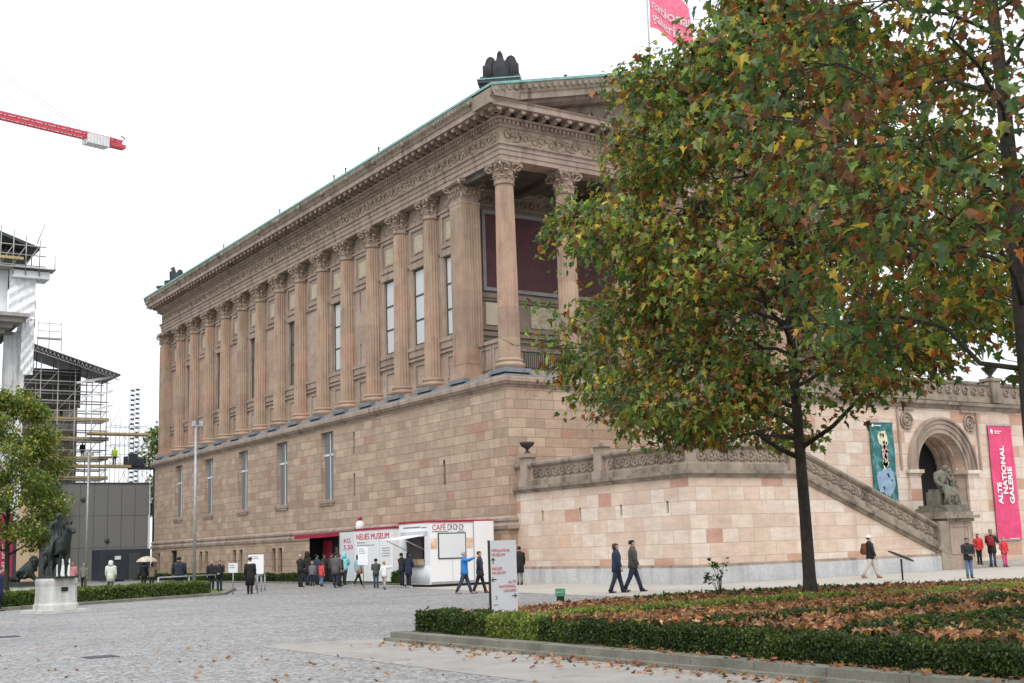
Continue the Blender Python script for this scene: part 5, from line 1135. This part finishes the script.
person('short person in dark grey jacket and blue jeans right of the white queue notice',27.31,53.57,1.36,AWAY,(.07,.075,.08),(.04,.06,.12),'black',arms='front',kid=True)
person('small child in white jacket and beige trousers reaching out by the white panel',26.33,50.81,1.24,(.8,.5),(.72,.72,.70),(.36,.32,.27),'blond',arms='point',kid=True,stride=.15)
person('person in black jacket leaning at the cafe serving hatch, left of the pair',27.85,51.95,1.62,TOW,(.02,.022,.03),BLK,'black',arms='front',shoes=(.5,.5,.5))
person('person in long dark navy coat ordering at the cafe serving hatch, right of the pair',28.0,51.55,1.63,TOW,(.018,.025,.06),BLK,'black','long',hem=.62,arms='front',shoes=(.5,.5,.5))
person('person in bright blue jacket pointing ahead, walking past the cafe kiosk',24.68,40.95,1.6,CR,(.03,.20,.55),(.035,.045,.08),'grey',arms='point',stride=.32,wide=1.06,shoes=(.25,.2,.2))
person('person in navy jacket and black trousers walking beside the one in bright blue',25.35,40.9,1.6,CR,(.022,.028,.055),BLK,'brown',stride=.28,shoes=(.2,.05,.04))
handbag('black shoulder bag carried by the walker in navy next to the bright blue jacket',25.35,40.9,1.6,CR,(.015,.015,.017),1)
person('person in long black coat and grey trousers standing behind the grey sign board',31.55,47.43,1.75,(.2,.9),(.014,.014,.015),(.24,.24,.24),'black',hem=.56)
person('person in navy quilted coat and dark jeans walking in front of the pink stone wall',27.13,34.58,1.72,CR,(.018,.03,.065),DKJ,'brown','bob',stride=.22,hem=.74,wide=1.15)
person('taller person in olive grey jacket and jeans walking at the right of the couple',27.88,34.58,1.82,CR,(.085,.08,.07),(.025,.03,.06),'black',stride=.3,skin=0,wide=1.1)
person('person in white cap, black jacket and pale trousers striding below the stair parapet',39.63,33.9,1.7,CR,(.016,.016,.02),(.48,.44,.37),'black',hat=(.75,.75,.74),stride=.38,shoes=(.3,.12,.06))
backpack('brown backpack on the striding person in the white cap',39.63,33.9,1.7,CR,(.12,.045,.022))
person('person in black jacket and blue jeans facing the camera in front of the statue pedestal',40.0,29.55,1.5,CAMD,(.02,.022,.024),(.10,.16,.28),'black',arms='front',skin=1)
person('person in red jacket and black leggings standing on the entrance steps',52.9,38.42,1.5,(-.3,-.9),(.60,.03,.035),BLK,'brown','bob',z=.13,arms='pocket')
person('person in dark brown coat, jeans and cap under the tall pink banner',53.5,38.1,1.8,(.8,.3),(.045,.036,.03),(.05,.09,.17),'grey',hat=(.18,.16,.14),hem=.66,arms='up')
backpack('dark red backpack on the person in the dark brown coat under the pink banner',53.5,38.1,1.8,(.8,.3),(.28,.02,.035))
person('small child in red jacket and pink trousers at the entrance steps',52.6,36.8,1.4,(-.2,-.95),(.58,.03,.045),(.62,.10,.22),'blond',kid=True,arms='pocket')
person('person in long black coat, black hat and white scarf walking away across the square',21.14,54.1,1.62,(.45,.9),(.012,.012,.013),(.02,.02,.025),None,hat=(.015,.015,.016),hem=.42,scarf=(.7,.7,.7),stride=.14)
handbag('black handbag held low by the person in the long black coat and white scarf',21.14,54.1,1.62,(.45,.9),(.012,.012,.013),-1)
person('person in navy coat cut by the left edge of the picture',9.36,48.9,1.55,CR,(.015,.025,.075),(.02,.025,.05),'black',hem=.5)
person('person in white hooded jacket seen from behind on the far lawn by the dark container',18.95,69.06,1.7,AWAY,(.68,.68,.66),(.1,.1,.1),'brown','hood',hem=.6,wide=1.1)
person('person in dark coat walking under the beige umbrella, left of the pair',21.67,72.05,1.5,AWAY,(.02,.022,.035),BLK,'black')
person('person in light brown jacket walking under the beige umbrella, right of the pair',22.0,71.6,1.5,AWAY,(.20,.16,.125),BLK,'brown','bob',arms='up')
um = thing('umbrella','open beige patterned umbrella held over two walkers on the far lawn','umbrella',(21.75,71.8,1.05)); mb = MB(); mb.tube([(0,0,0),(0,0,.86)],.014,6); mb.build('shaft', M['iron'], um)
mb = MB(); mb.lathe([(.02,.86),(.3,.8),(.52,.68),(.62,.54),(.6,.535),(.5,.66),(.28,.78),(.01,.84)],10,(0,0,0),0,False); mb.build('canopy', blotchy('umbrella_cloth',(.36,.30,.22),(.62,.58,.5),5,.6), um)
person('broad person in dark navy coat seen from behind left of the near lamp post',20.13,61.07,1.78,AWAY,(.02,.025,.042),(.09,.11,.16),'black',hem=.66,wide=1.25)
person('bald person in black jacket on the far lawn right of the near lamp post',22.18,62.11,1.55,(-.4,-.8),(.015,.015,.017),BLK,None)
person('person in black jacket holding white paper at the right end of the left hedge',21.47,58.98,1.55,(-.5,-.8),(.015,.015,.018),DKJ,'brown',arms='front')
person('person in pink jacket behind the rider statue by the dark building',18.97,77.44,1.7,AWAY,(.60,.26,.28),BLK,'blond','long')
person('person in grey jacket behind the thin far lamp post',19.53,77.07,1.62,CAMD,(.2,.2,.18),BLK,'grey')
person('worker in yellow high visibility vest on the boom lift platform',33.0,119.9,1.75,CAMD,(.42,.62,.04),DKJ,None,hat=(.6,.6,.6),z=10.86)
for (lx,lz,l) in ((29.1,16.13,'worker in dark clothes on the upper scaffold deck, left of two'),(30.0,16.13,'worker in dark clothes on the upper scaffold deck, right of two'),(32.2,12.13,'worker in dark clothes on the lower scaffold deck above the lamp post')):
    person(l,lx,128.9,1.75,CAMD,(.03,.03,.03),BLK,None,hat=(.05,.05,.05),z=lz)

# ------------------------------------------------------------------ leaves, hedges and garden
def rotmats(n, rng, tilt=None):
    """random orientations; tilt: spread of the normal about +z"""
    az = rng.uniform(0,2*PI,n); sp = rng.uniform(0,2*PI,n); tl = np.abs(rng.normal(0,tilt,n)) if tilt else np.arccos(rng.uniform(-1,1,n))
    nx, ny, nz = np.sin(tl)*np.cos(az), np.sin(tl)*np.sin(az), np.cos(tl); nrm = np.stack([nx,ny,nz],1)
    a = np.stack([np.cos(sp),np.sin(sp),np.zeros(n)],1); a -= nrm*np.sum(a*nrm,1,keepdims=True); a /= np.linalg.norm(a,axis=1,keepdims=True)+1e-9
    b = np.cross(nrm,a); return np.stack([a,b,nrm],2)                # columns
HALF = np.array([(0,0,0),(.20,-.05,0),(.50,.14,0),(.30,.30,0),(.52,.60,0),(.20,.60,0),(0,1.0,0)])
def leaf_mesh(name, pos, size, rot, midx, mats, fold=.35, curl=.25):
    n = len(pos); T = np.zeros((2,7,3)); T[0] = HALF; T[1] = (T[0]*np.array([-1,1,1]))[::-1]; rq = np.random.default_rng(n)
    Tn = np.repeat(T[None], n, 0); Tn[...,0] *= rq.uniform(.6,1.1,n)[:,None,None]; Tn[...,:2] *= 1+rq.normal(0,.09,(n,2,7,1))*(T[None,...,1:2] > .05)
    Tn[...,2] = np.abs(T[None,...,0])*(fold*rq.normal(1,.9,n))[:,None,None] - (curl*rq.normal(1,1.1,n))[:,None,None]*T[None,...,1]**2 + rq.normal(0,.05,n)[:,None,None]*T[None,...,0]
    V = np.einsum('nij,nfkj->nfki', rot, Tn)*size[:,None,None,None] + pos[:,None,None,:]
    return fast_mesh(name, V.reshape(-1,3), 7, mats, np.repeat(midx,2))
def pick(rng, w, n): w = np.array(w,float); return rng.choice(len(w), n, p=w/w.sum())
def hedge(label, x0, x1, y0, y1, z0, z1, n, mats=HEDGE, size=.045, group=None, rot=0., loc=(0,0,0), leaves=0, w=(4,4,1.2)):
    t = thing('box_hedge', label, 'hedge', loc, rot, group); rng = np.random.default_rng(int(abs(x0*37+y0*91+loc[0]*13+n)))
    core = MB(); e = .05; core.box(x0+e,x1-e,y0+e,y1-e,z0,z1-e); core.build('shadow_core', M['hcore'], t)
    A = dict(top=(x1-x0)*(y1-y0), xs=(y1-y0)*(z1-z0), ys=(x1-x0)*(z1-z0)); tot = A['top']+2*A['xs']+2*A['ys']; P = []
    for k,(nn) in (('top',A['top']),('x0',A['xs']),('x1',A['xs']),('y0',A['ys']),('y1',A['ys'])):
        m = int(n*nn/tot); u = rng.uniform(0,1,(m,3)); p = np.empty((m,3)); p[:,0] = x0+u[:,0]*(x1-x0); p[:,1] = y0+u[:,1]*(y1-y0); p[:,2] = z0+u[:,2]*(z1-z0); d = rng.normal(0,.022,m)
        if k == 'top': p[:,2] = z1+d
        if k == 'x0': p[:,0] = x0+d
        if k == 'x1': p[:,0] = x1+d
        if k == 'y0': p[:,1] = y0+d
        if k == 'y1': p[:,1] = y1+d
        P.append(p)
    p = np.concatenate(P); bump_ = .02*np.sin(p[:,0]*4.1+p[:,1]*2.3)+.022*np.sin(p[:,1]*5.3-p[:,0]*3.7); p[:,2] += bump_*(p[:,2] > z1-.15); p[:,0] += bump_*.8; n_ = len(p)
    r = rotmats(n_, rng); s = rng.uniform(.7,1.3,n_)*size
    T = np.array([(0,-.1,0),(.42,.35,.08),(0,1,0),(-.42,.35,.08)]); V = np.einsum('nij,kj->nki', r, T)*s[:,None,None]+p[:,None,:]
    pat = np.sin(p[:,0]*2.2+1.3*np.sin(p[:,1]*1.7))+np.sin(p[:,1]*2.7+p[:,2]*3); mi = pick(rng,w,n_); mi = np.where((pat > 1.1)&(rng.random(n_) < .4), 2, mi)
    link('foliage', fast_mesh('foliage', V.reshape(-1,3), 4, mats, mi), t); return t
FR = 'front garden hedge along the kerb'
hedge('dark green clipped hedge segment at the left end of the garden bed',11.65,12.25,18.55,21.2,.1,.50,26000,DHEDGE,size=.04)
hedge('pale yellow green clipped hedge segment below the grey sign board',11.6,12.3,17.0,18.5,.1,.51,16000,YHEDGE,size=.038)
hedge('dark clipped hedge segment right of the pale yellow green one',11.65,12.2,13.45,16.97,.1,.48,36000,DHEDGE,size=.038)
hedge('dark clipped hedge segment in the middle of the garden front',11.6,12.15,10.45,13.4,.1,.46,38000,DHEDGE,size=.036)
hedge('dark clipped hedge segment at the right edge of the garden front',11.55,12.15,4.5,10.4,.1,.44,80000,DHEDGE,size=.034)
hedge('low yellow green hedge running back from behind the sign board',12.3,20.0,17.7,18.35,.1,.50,34000,YHEDGE,size=.05)
hedge('low dark hedge strip across the leaf covered bed, farther of two',12.2,24.0,13.2,13.6,.1,.56,36000,size=.045)
hedge('low dark hedge strip across the leaf covered bed, nearer of two',12.2,22.0,10.55,10.95,.1,.57,36000,size=.045)
hedge('broad pale yellow hedge strip at the far right of the garden bed',20.8,36.0,16.2,18.6,.1,.41,60000,YHEDGE,size=.06,w=(4,2,3))
hedge('small dark hedge block at the right edge beyond the garden',39.5,41.5,24.6,26.2,0,.6,8000,size=.06)
# left lawn
LK = [(-17.3,35.3),(9.42,48.95),(20.11,54.43)]
sheet('lawn_edge',[(-17.3,35.4),(20.1,54.6),(23.2,61.8),(22,86),(-20,86)],.05,M['grass'])
th = math.atan2(5.48,10.69)
hedge('long low clipped hedge along the kerb of the left lawn',0,30.2,.35,1.5,.05,.6,70000,[HEDGE[1],HEDGE[2],YHEDGE[1]],size=.075,rot=th,loc=(-7.3,40.42,0),w=(2,4,2.5))
def kerb_run(name, label, pts, wd, h, base=None):
    mb = MB(); P = [Vector((*p,0)) for p in pts]
    for a, b in zip(P,P[1:]):
        d = (b-a); L = d.length; d.normalize(); q = Vector((-d.y,d.x,0)); k = 0.; 
        while k < L-.05:
            l2 = min(L,k+1.0); v = [a+d*k,a+d*(l2-.012),a+d*(l2-.012)+q*wd,a+d*k+q*wd]; dz = RNG.uniform(-.004,.004)
            mb.add([*(p+Vector((0,0,0)) for p in v),*(p+Vector((0,0,h-.015+dz)) for p in v),*(p+Vector((0,0,h+dz))+(q*.015 if i < 2 else Vector((0,0,0))) for i,p in enumerate(v))],[(0,1,5,4),(1,2,6,5),(2,3,7,6),(3,0,4,7),(4,5,9,8),(5,6,10,9),(6,7,11,10),(7,4,8,11),(8,9,10,11)]); k += 1.0
    o = mb.build(name, M['kerb']); o['kind'] = 'structure'; return o
kerb_run('lawn_kerb','',[(-17.3,35.3),(20.11,54.43),(23.4,61.8)],.3,.12)
kerb_run('garden_kerb','',[(11.6,21.5),(11.2,21.4),(11.2,2)][::-1],.0001,.0) if False else None
mb = MB(); y = -4.
while y < 21.4:
    y2 = min(21.45,y+1.2); mb.box(11.22,11.52,y,y2-.012,0,.165+RNG.uniform(-.004,.004)); mb.box(11.1,11.22,y+.3,y2+.288-.012 if y2 < 21.4 else y2,0,.06); y += 1.2
struct(mb.build('garden_kerb', M['kerb']))
bed = [(11.5,-4),(11.5,21.4),(14.4,23.0),(18.7,24.3),(21.9,24.6),(25.5,23.7),(29,21.4),(45,14.6),(45,-4)]
mb = MB(); n_ = len(bed); mb.add([(x,y,0) for x,y in bed]+[(x,y,.12) for x,y in bed]+[(x+(.5 if x < 12 else 0),y-(.5 if y > 13 else 0),.31) for x,y in bed],[(i,(i+1)%n_,n_+(i+1)%n_,n_+i) for i in range(n_)]+[(n_+i,n_+(i+1)%n_,2*n_+(i+1)%n_,2*n_+i) for i in range(n_)]+[tuple(range(2*n_,3*n_))]); struct(mb.build('garden_soil', M['soil']))
def far_y(x): return np.interp(x,[11.5,14.4,18.7,21.9,25.5,29,45],[21.3,22.8,24.1,24.4,23.5,21.2,14.4])
rng = np.random.default_rng(5)
# fallen leaves
n = 88000; lx = 11.7+ (rng.random(n)**1.3)*22; ly = rng.uniform(5,24.4,n); ok = ly < far_y(lx)-.1
cl = np.sin(lx*1.9+.7*np.sin(ly*1.3))+np.sin(ly*2.3+lx*.6); ok &= rng.random(n) < np.clip(.85+.2*cl,.35,1)
strip = ((ly > 17.7)&(ly < 18.4)&(lx < 20))|((lx > 20.8)&(ly > 16.2)&(ly < 18.6)); ok &= ~strip | (rng.random(n) < .12)
dark = (lx > 12.4)&(lx < 17.5)&(ly > 8.6)&(ly < 10.9); ok &= ~dark | (rng.random(n) < .3)
ok &= (lx > 12.4)|(rng.random(n) < .2); ok &= ~((lx < 13.2)&(ly > 16.8)) | (rng.random(n) < .1)
rw = (np.abs(ly-13.4) < .22)|(np.abs(ly-10.75) < .22); ok &= ~rw | (rng.random(n) < .12)
lx, ly = lx[ok], ly[ok]; n = len(lx); row = (np.abs(ly-13.4) < .25)|(np.abs(ly-10.75) < .25); lz = .48-.14*np.clip((ly-14)/7,0,1)+rng.uniform(0,.07,n)+row*.06; lz = np.where(lx < 12.3, .575, lz)
lm_ = leaf_mesh('fallen_leaves', np.stack([lx,ly,lz],1), rng.uniform(.06,.125,n), rotmats(n,rng,.55), pick(rng,(3,3,2.4,1.6,.6,1.6),n), FALL, .3, .5)
tag(link('fallen_leaves', lm_), 'thick carpet of fallen brown plane leaves covering the garden bed', 'fallen leaves', kind='stuff')
n = 640; ly = 21-19*rng.random(n)**.8; lx = 11.15-np.abs(rng.normal(0,.42,n))-.02; lx = np.where(rng.random(n) < .12, rng.uniform(6,11.1,n), lx); lz = np.where(lx > 8.8,.03,.02)
k_ = 260; lx = np.concatenate([lx, rng.uniform(11.25,11.6,k_)]); ly = np.concatenate([ly, rng.uniform(2,15,k_)]); lz = np.concatenate([lz, np.full(k_,.19)])
k_ = 130; lx = np.concatenate([lx, rng.uniform(-2,9,k_)]); ly = np.concatenate([ly, rng.uniform(8,26,k_)]); lz = np.concatenate([lz, np.full(k_,.02)]); n = len(lx)
lm_ = leaf_mesh('scattered_leaves', np.stack([lx,ly,lz],1), rng.uniform(.05,.115,n), rotmats(n,rng,.35), pick(rng,(3,2,3,.5,.5,2),n), FALL, .3, .35)
tag(link('scattered_leaves', lm_), 'dry brown leaves blown along the garden kerb and onto the paving', 'fallen leaves', kind='stuff')
# green ground cover under the leaves and round the trunk
def cover(name, label, n, xr, yr, zr, mats, size, test=None, w=None):
    x = rng.uniform(*xr,n); y = rng.uniform(*yr,n); z = rng.uniform(*zr,n)
    if test is not None: k = test(x,y); x, y, z = x[k], y[k], z[k]
    n = len(x); mi = pick(rng, w or [1]*len(mats), n)
    tag(link(name, leaf_mesh(name, np.stack([x,y,z],1), rng.uniform(.6,1.3,n)*size, rotmats(n,rng,.7), mi, mats)), label, 'ground cover', kind='stuff')
IVY = [leafmat('ivy_green',(.045,.10,.022)), leafmat('ivy_mid',(.075,.14,.03)), leafmat('ivy_dark',(.025,.05,.018))]
cover('ivy_cover','bright green ivy around the foot of the tree trunk', 7000, (18.5,30), (18.2,24.5), (.32,.42), IVY, .11, lambda x,y: (y < far_y(x)-.05)&(y > far_y(x)-1.9-.5*np.sin(x*2.1))&(rng.random(len(x)) < .85))
cover('low_greenery','dark low greenery showing between the leaves in the near bed', 9000, (12.3,19), (5,10.6), (.42,.58), [HEDGE[0],HEDGE[1],IVY[2]], .07, lambda x,y: (np.sin(x*1.9+.7*np.sin(y*1.3))+np.sin(y*2.3+x*.6) < .5)|((y > 8.6)&(x < 17.5)))
cover('bed_greenery','green leaves of low plants under the fallen leaves', 5500, (12.3,30), (11,24.2), (.25,.37), [HEDGE[1],IVY[0],YHEDGE[1]], .07, lambda x,y: (y < far_y(x)-.1)&(np.sin(x*1.9+.7*np.sin(y*1.3))+np.sin(y*2.3+x*.6) < .2))
def sapling(label, x, y, n, hmax):
    t = thing('sapling', label, 'plant', (x,y,.3)); mb = MB(); P = []
    for i in range(n):
        a = RNG.uniform(0,6.28); r = RNG.uniform(.1,.55); h = RNG.uniform(.5,1)*hmax; mb.tube([(0,0,0),(r*.4*math.cos(a),r*.4*math.sin(a),h*.6),(r*math.cos(a),r*math.sin(a),h)],[.012,.008,.004],5); P += [(r*math.cos(a)+RNG.uniform(-.1,.1),r*math.sin(a)+RNG.uniform(-.1,.1),h+RNG.uniform(-.15,.05)) for _ in range(6)]
    mb.build('stem', M['bark'], t); P = np.array(P); link('foliage', leaf_mesh('foliage', P, rng.uniform(.08,.16,len(P)), rotmats(len(P),rng,.8), pick(rng,(2,1,1),len(P)), IVY), t)
sapling('thin leafy sapling at the far edge of the bed in front of the grey plinth',20.9,22.6,7,.95)
sapling('sparse leafy shoot at the right end of the garden bed',21.5,12.6,6,.6)
# lawn grass of the left bed
n = 26000; gx = rng.uniform(-4,21.5,n); gy = rng.uniform(46,84,n); lo = 36.6+ (gx+17.3)*.5126+1.9; k = (gy > lo)&(gx < 20.0+.2*(gy-54)); gx, gy = gx[k], gy[k]; n = len(gx)
r = rotmats(n,rng); T = np.array([(-.5,0,0),(.5,0,0),(.1,0,1.0)]); V = np.stack([np.stack([gx+rng.uniform(-.03,.03,n)+dx, gy+dy*1., np.full(n,.05)+dz],1) for dx,dy,dz in ((-.04,0,0),(.04,.02,0),(0,.0,0))],1); V[:,2,2] += rng.uniform(.05,.14,n); V[:,2,0] += rng.normal(0,.05,n)
tag(link('lawn_grass', fast_mesh('lawn_grass', V.reshape(-1,3), 3, [YHEDGE[1],HEDGE[2],YHEDGE[0]], pick(rng,(2,3,1.5),n))), 'short yellowish green grass of the left lawn', 'grass', kind='stuff')
# hedges and grass strip at the foot of the facade
sheet('wall_lawn_strip',[(30.2,57.0),(32.8,57.0),(32.8,108),(30.2,108)],.03,M['grass'])
mb = MB(); mb.box(29.95,30.2,58,108,0,.1); struct(mb.build('wall_strip_kerb', M['kerb']))
for lb,a,b in (('right of the white notice board',71.6,74.6),('behind the white notice board',76.4,86.0),('left of the narrow basement windows',88.2,97.0),('at the far left end of the facade',99,106)):
    hedge('low clipped hedge at the facade foot '+lb,31.0,31.8,a,b,0,.5,int(1700*(b-a)),size=.07,group='hedges at the foot of the facade')
hedge('low hedge block between the white panel and the cafe kiosk',31.2,32.0,56.2,59.4,0,.6,5000,size=.07,group='hedges at the foot of the facade')
# drain covers
for x,y,s in ((6.1,22.8,.55),(6.15,31.25,.6)):
    t = tag(slab('drain_cover',x-s/2,x+s/2,y-s/2,y+s/2,0,.008,M['iron'],None),'dark iron drain cover in the setts, '+('nearer of two' if y < 25 else 'at the left edge of the picture'),'drain cover')

# ------------------------------------------------------------------ trees
def tree(name, label, base, h, z0, prof, trunk_r, nprim, nsec, nleaf, lsize, seed, weights, mats=LEAF, clump=.36, rust=None, trunk_top=.88, lean=(0,0), spread=1., skip=0., secjit=.5, parent_group=None, keep=None, limb=.42):
    R = random.Random(seed); rg = np.random.default_rng(seed)
    t = thing(name, label, 'tree', base, 0, parent_group)
    mb = MB(); tp = []; NT = 9
    for i in range(NT+1):
        q = i/NT; tp.append(Vector((lean[0]*q+.12*math.sin(q*7+seed)*q, lean[1]*q+.12*math.cos(q*6+seed)*q, h*trunk_top*q)))
    mb.tube([(0,0,-.1)]+[tuple(p) for p in tp],[trunk_r*1.35]+[trunk_r*(1.08 if i == 0 else (1-.9*(i/NT)**1.2)) for i in range(NT+1)],12)
    for i in range(6): a = i*1.05; mb.tube([(trunk_r*1.5*math.cos(a),trunk_r*1.5*math.sin(a),-.1),(trunk_r*.9*math.cos(a),trunk_r*.9*math.sin(a),.25),(trunk_r*.7*math.cos(a),trunk_r*.7*math.sin(a),.7)],[trunk_r*.4,trunk_r*.32,.03],6)
    mb.build('trunk', M['bark'], t); tips = []
    def tz(z): q = min(1,max(0,z/(h*trunk_top)))*NT; i = min(NT-1,int(q)); return tp[i].lerp(tp[i+1],q-i)
    for k in range(nprim):
        q = (k+.5)/nprim; zb = z0*.8+(h*trunk_top-z0*.8)*q**1.05; az = k*2.39996+R.uniform(-.3,.3); p0 = tz(zb); rise = R.uniform(.12,.4)+.35*q
        zt_ = min(h-.3, zb + rise*3.2); rr = prof(max(zt_,z0))*R.uniform(.82,1.02)*spread
        if R.random() < skip: rr *= .6
        end = Vector((p0.x+rr*math.cos(az),p0.y+rr*math.sin(az),zt_))
        if keep is not None and not keep(np.array([[end.x,end.y,end.z-.8]]))[0]:
            while not keep(np.array([[end.x,end.y,end.z-.8]]))[0]: end.z += .3
            if end.z-zb > 3.2: continue
        r0 = trunk_r*(limb-.24*q*limb/.42); br = MB(); pts = []
        for i in range(7):
            s = i/6; p = p0.lerp(end,s); p.z += .5*math.sin(PI*s)*R.uniform(-.2,1)-.35*max(0,s-.6)*rr*.3; p += Vector((R.gauss(0,.1),R.gauss(0,.1),R.gauss(0,.06)))*(s > 0); pts.append(p)
        br.tube(pts,[max(.012,r0*(1-.85*i/6)) for i in range(7)],7)
        for j in range(nsec):
            s = R.uniform(.28,1.0); i = min(5,int(s*6)); b = pts[i].lerp(pts[i+1],s*6-i); a2 = az+R.choice((-1,1))*R.uniform(.35,1.25); L = rr*R.uniform(.2,.42)*(1.15-s*.5)
            e = b+Vector((math.cos(a2)*L,math.sin(a2)*L,R.uniform(-.55,.75)*L*.8)); m = b.lerp(e,.5)+Vector((R.gauss(0,.08),R.gauss(0,.08),R.uniform(0,.12)))
            if keep is not None and not keep(np.array([[e.x,e.y,e.z-.3]]))[0]: continue
            br.tube([b,m,e],[max(.01,r0*.35*(1-s*.6)),.012,.006],5); tips += [m.lerp(e,.35),e]
            for _ in range(3):
                a3 = a2+R.uniform(-1.2,1.2); L3 = R.uniform(.35,.9)*secjit*1.6; bb = m.lerp(e,R.random()); e3 = bb+Vector((math.cos(a3)*L3,math.sin(a3)*L3,R.uniform(-.7,.6)*L3)); br.tube([bb,e3],[.009,.005],4); tips.append(e3)
        br.build('branch', M['bark'], t)
    T = np.array([tuple(p) for p in tips]); rad = np.hypot(T[:,0],T[:,1]); pr = np.array([prof(z)*spread for z in T[:,2]]); ta = np.arctan2(T[:,1],T[:,0]); lob = .95+.07*np.sin(ta*3+T[:,2]*1.1+seed)+.06*np.sin(ta*7-T[:,2]*2.3); T = T[(rad < pr*1.06*lob)&(T[:,2] > z0-.3)]
    ci = rg.integers(0,len(T),nleaf); cw = rg.random(len(T)); crust = rg.random(len(T))
    pos = T[ci]+rg.normal(0,1,(nleaf,3))*np.array([clump,clump,clump*.8]); pos[:,2] -= .1
    rd_ = np.hypot(pos[:,0],pos[:,1]); pz = np.array([prof(z)*spread for z in pos[:,2]])
    k = (rd_ < pz*1.08+.2)&(pos[:,2] > z0-.5)
    if keep is not None: k &= keep(pos)
    pos, ci = pos[k], ci[k]; n = len(pos); rd_ = rd_[k]; pz = pz[k]
    mi = pick(rg, weights, n); cmi = pick(rg, weights, len(T)); mi = np.where(rg.random(n) < .5, cmi[ci], mi)
    if rust:
        inner = np.clip(1.12-rd_/np.maximum(pz,.5),0,1); pk = rust*(.25+1.15*inner)*(.35+1.1*crust[ci]); mi = np.where(rg.random(n) < pk, rg.choice([4,5,3,4], n), mi)
    # leaves hang: normals mostly up and outward with wide spread, tips drooping
    az = np.arctan2(pos[:,1],pos[:,0])+rg.normal(0,.9,n); tl = np.abs(rg.normal(.75,.5,n)); nrm = np.stack([np.sin(tl)*np.cos(az),np.sin(tl)*np.sin(az),np.cos(tl)],1)
    b = np.stack([np.cos(az),np.sin(az),-np.full(n,.8)],1)+rg.normal(0,.6,(n,3)); b -= nrm*np.sum(b*nrm,1,keepdims=True); b /= np.linalg.norm(b,axis=1,keepdims=True)+1e-9; a = np.cross(b,nrm)
    rot = np.stack([a,b,nrm],2)
    link('crown', leaf_mesh('crown', pos, rg.uniform(.65,1.25,n)*lsize, rot, mi, mats, .3, .3), t); return t
def P1(z): return float(np.interp(z,[3.5,4.2,5.2,6.9,9.4,10.9,13.2,14.2,14.9,15.7,17,19,19.6],[2.8,5.8,6.3,6.3,5.75,5.1,4.3,2.6,1.5,1.0,1.0,.7,.2]))
tree('plane_tree','big plane tree with green and rust autumn leaves in the garden bed',(22.78,21.42,.25),19.4,3.8,P1,.155,52,13,54000,.18,3,(5,3.6,2.2,.35,.6,.5,1.8),rust=.42,trunk_top=.9,keep=lambda p: p[:,2] > 3.75+np.maximum(0,p[:,0]*.835-p[:,1]*.549-1.2)*.72)
def P2(z): return float(np.interp(z,[3.5,4.0,4.6,5.2,6,8,10,12,14,16],[.8,2.2,3.2,3.9,4.3,4.4,4.2,3.7,2.6,.5]))
tree('plane_tree','nearer dark plane tree with brown and green leaves at the right edge',(15.33,10.06,.3),15.5,4.0,P2,.17,34,9,14500,.175,12,(3.4,5.5,1.2,.08,.7,1.1,.25),rust=.42,limb=.26,trunk_top=.9,clump=.34)
def P3(z): return float(np.interp(z,[2.2,3.5,5.5,8,10,12,13],[1.0,2.9,3.6,3.4,2.6,1.2,.2]))
tree('linden_tree','small yellow green tree standing on the far lawn at the left edge of the picture',(15.4,78.5,0),12.4,2.6,P3,.16,26,9,22000,.165,21,(4,1.4,3,.5,.2,.2,2.4))
def P4(z): return float(np.interp(z,[6,9,13,16,18],[1.5,3,3.4,2.4,.3]))
tree('background_tree','dark green tree peeping out behind the rear corner of the museum',(43.6,136,0),17.5,7,P4,.2,16,7,6000,.34,33,(2,4,1,.1,.2,.2,.2),clump=.6)
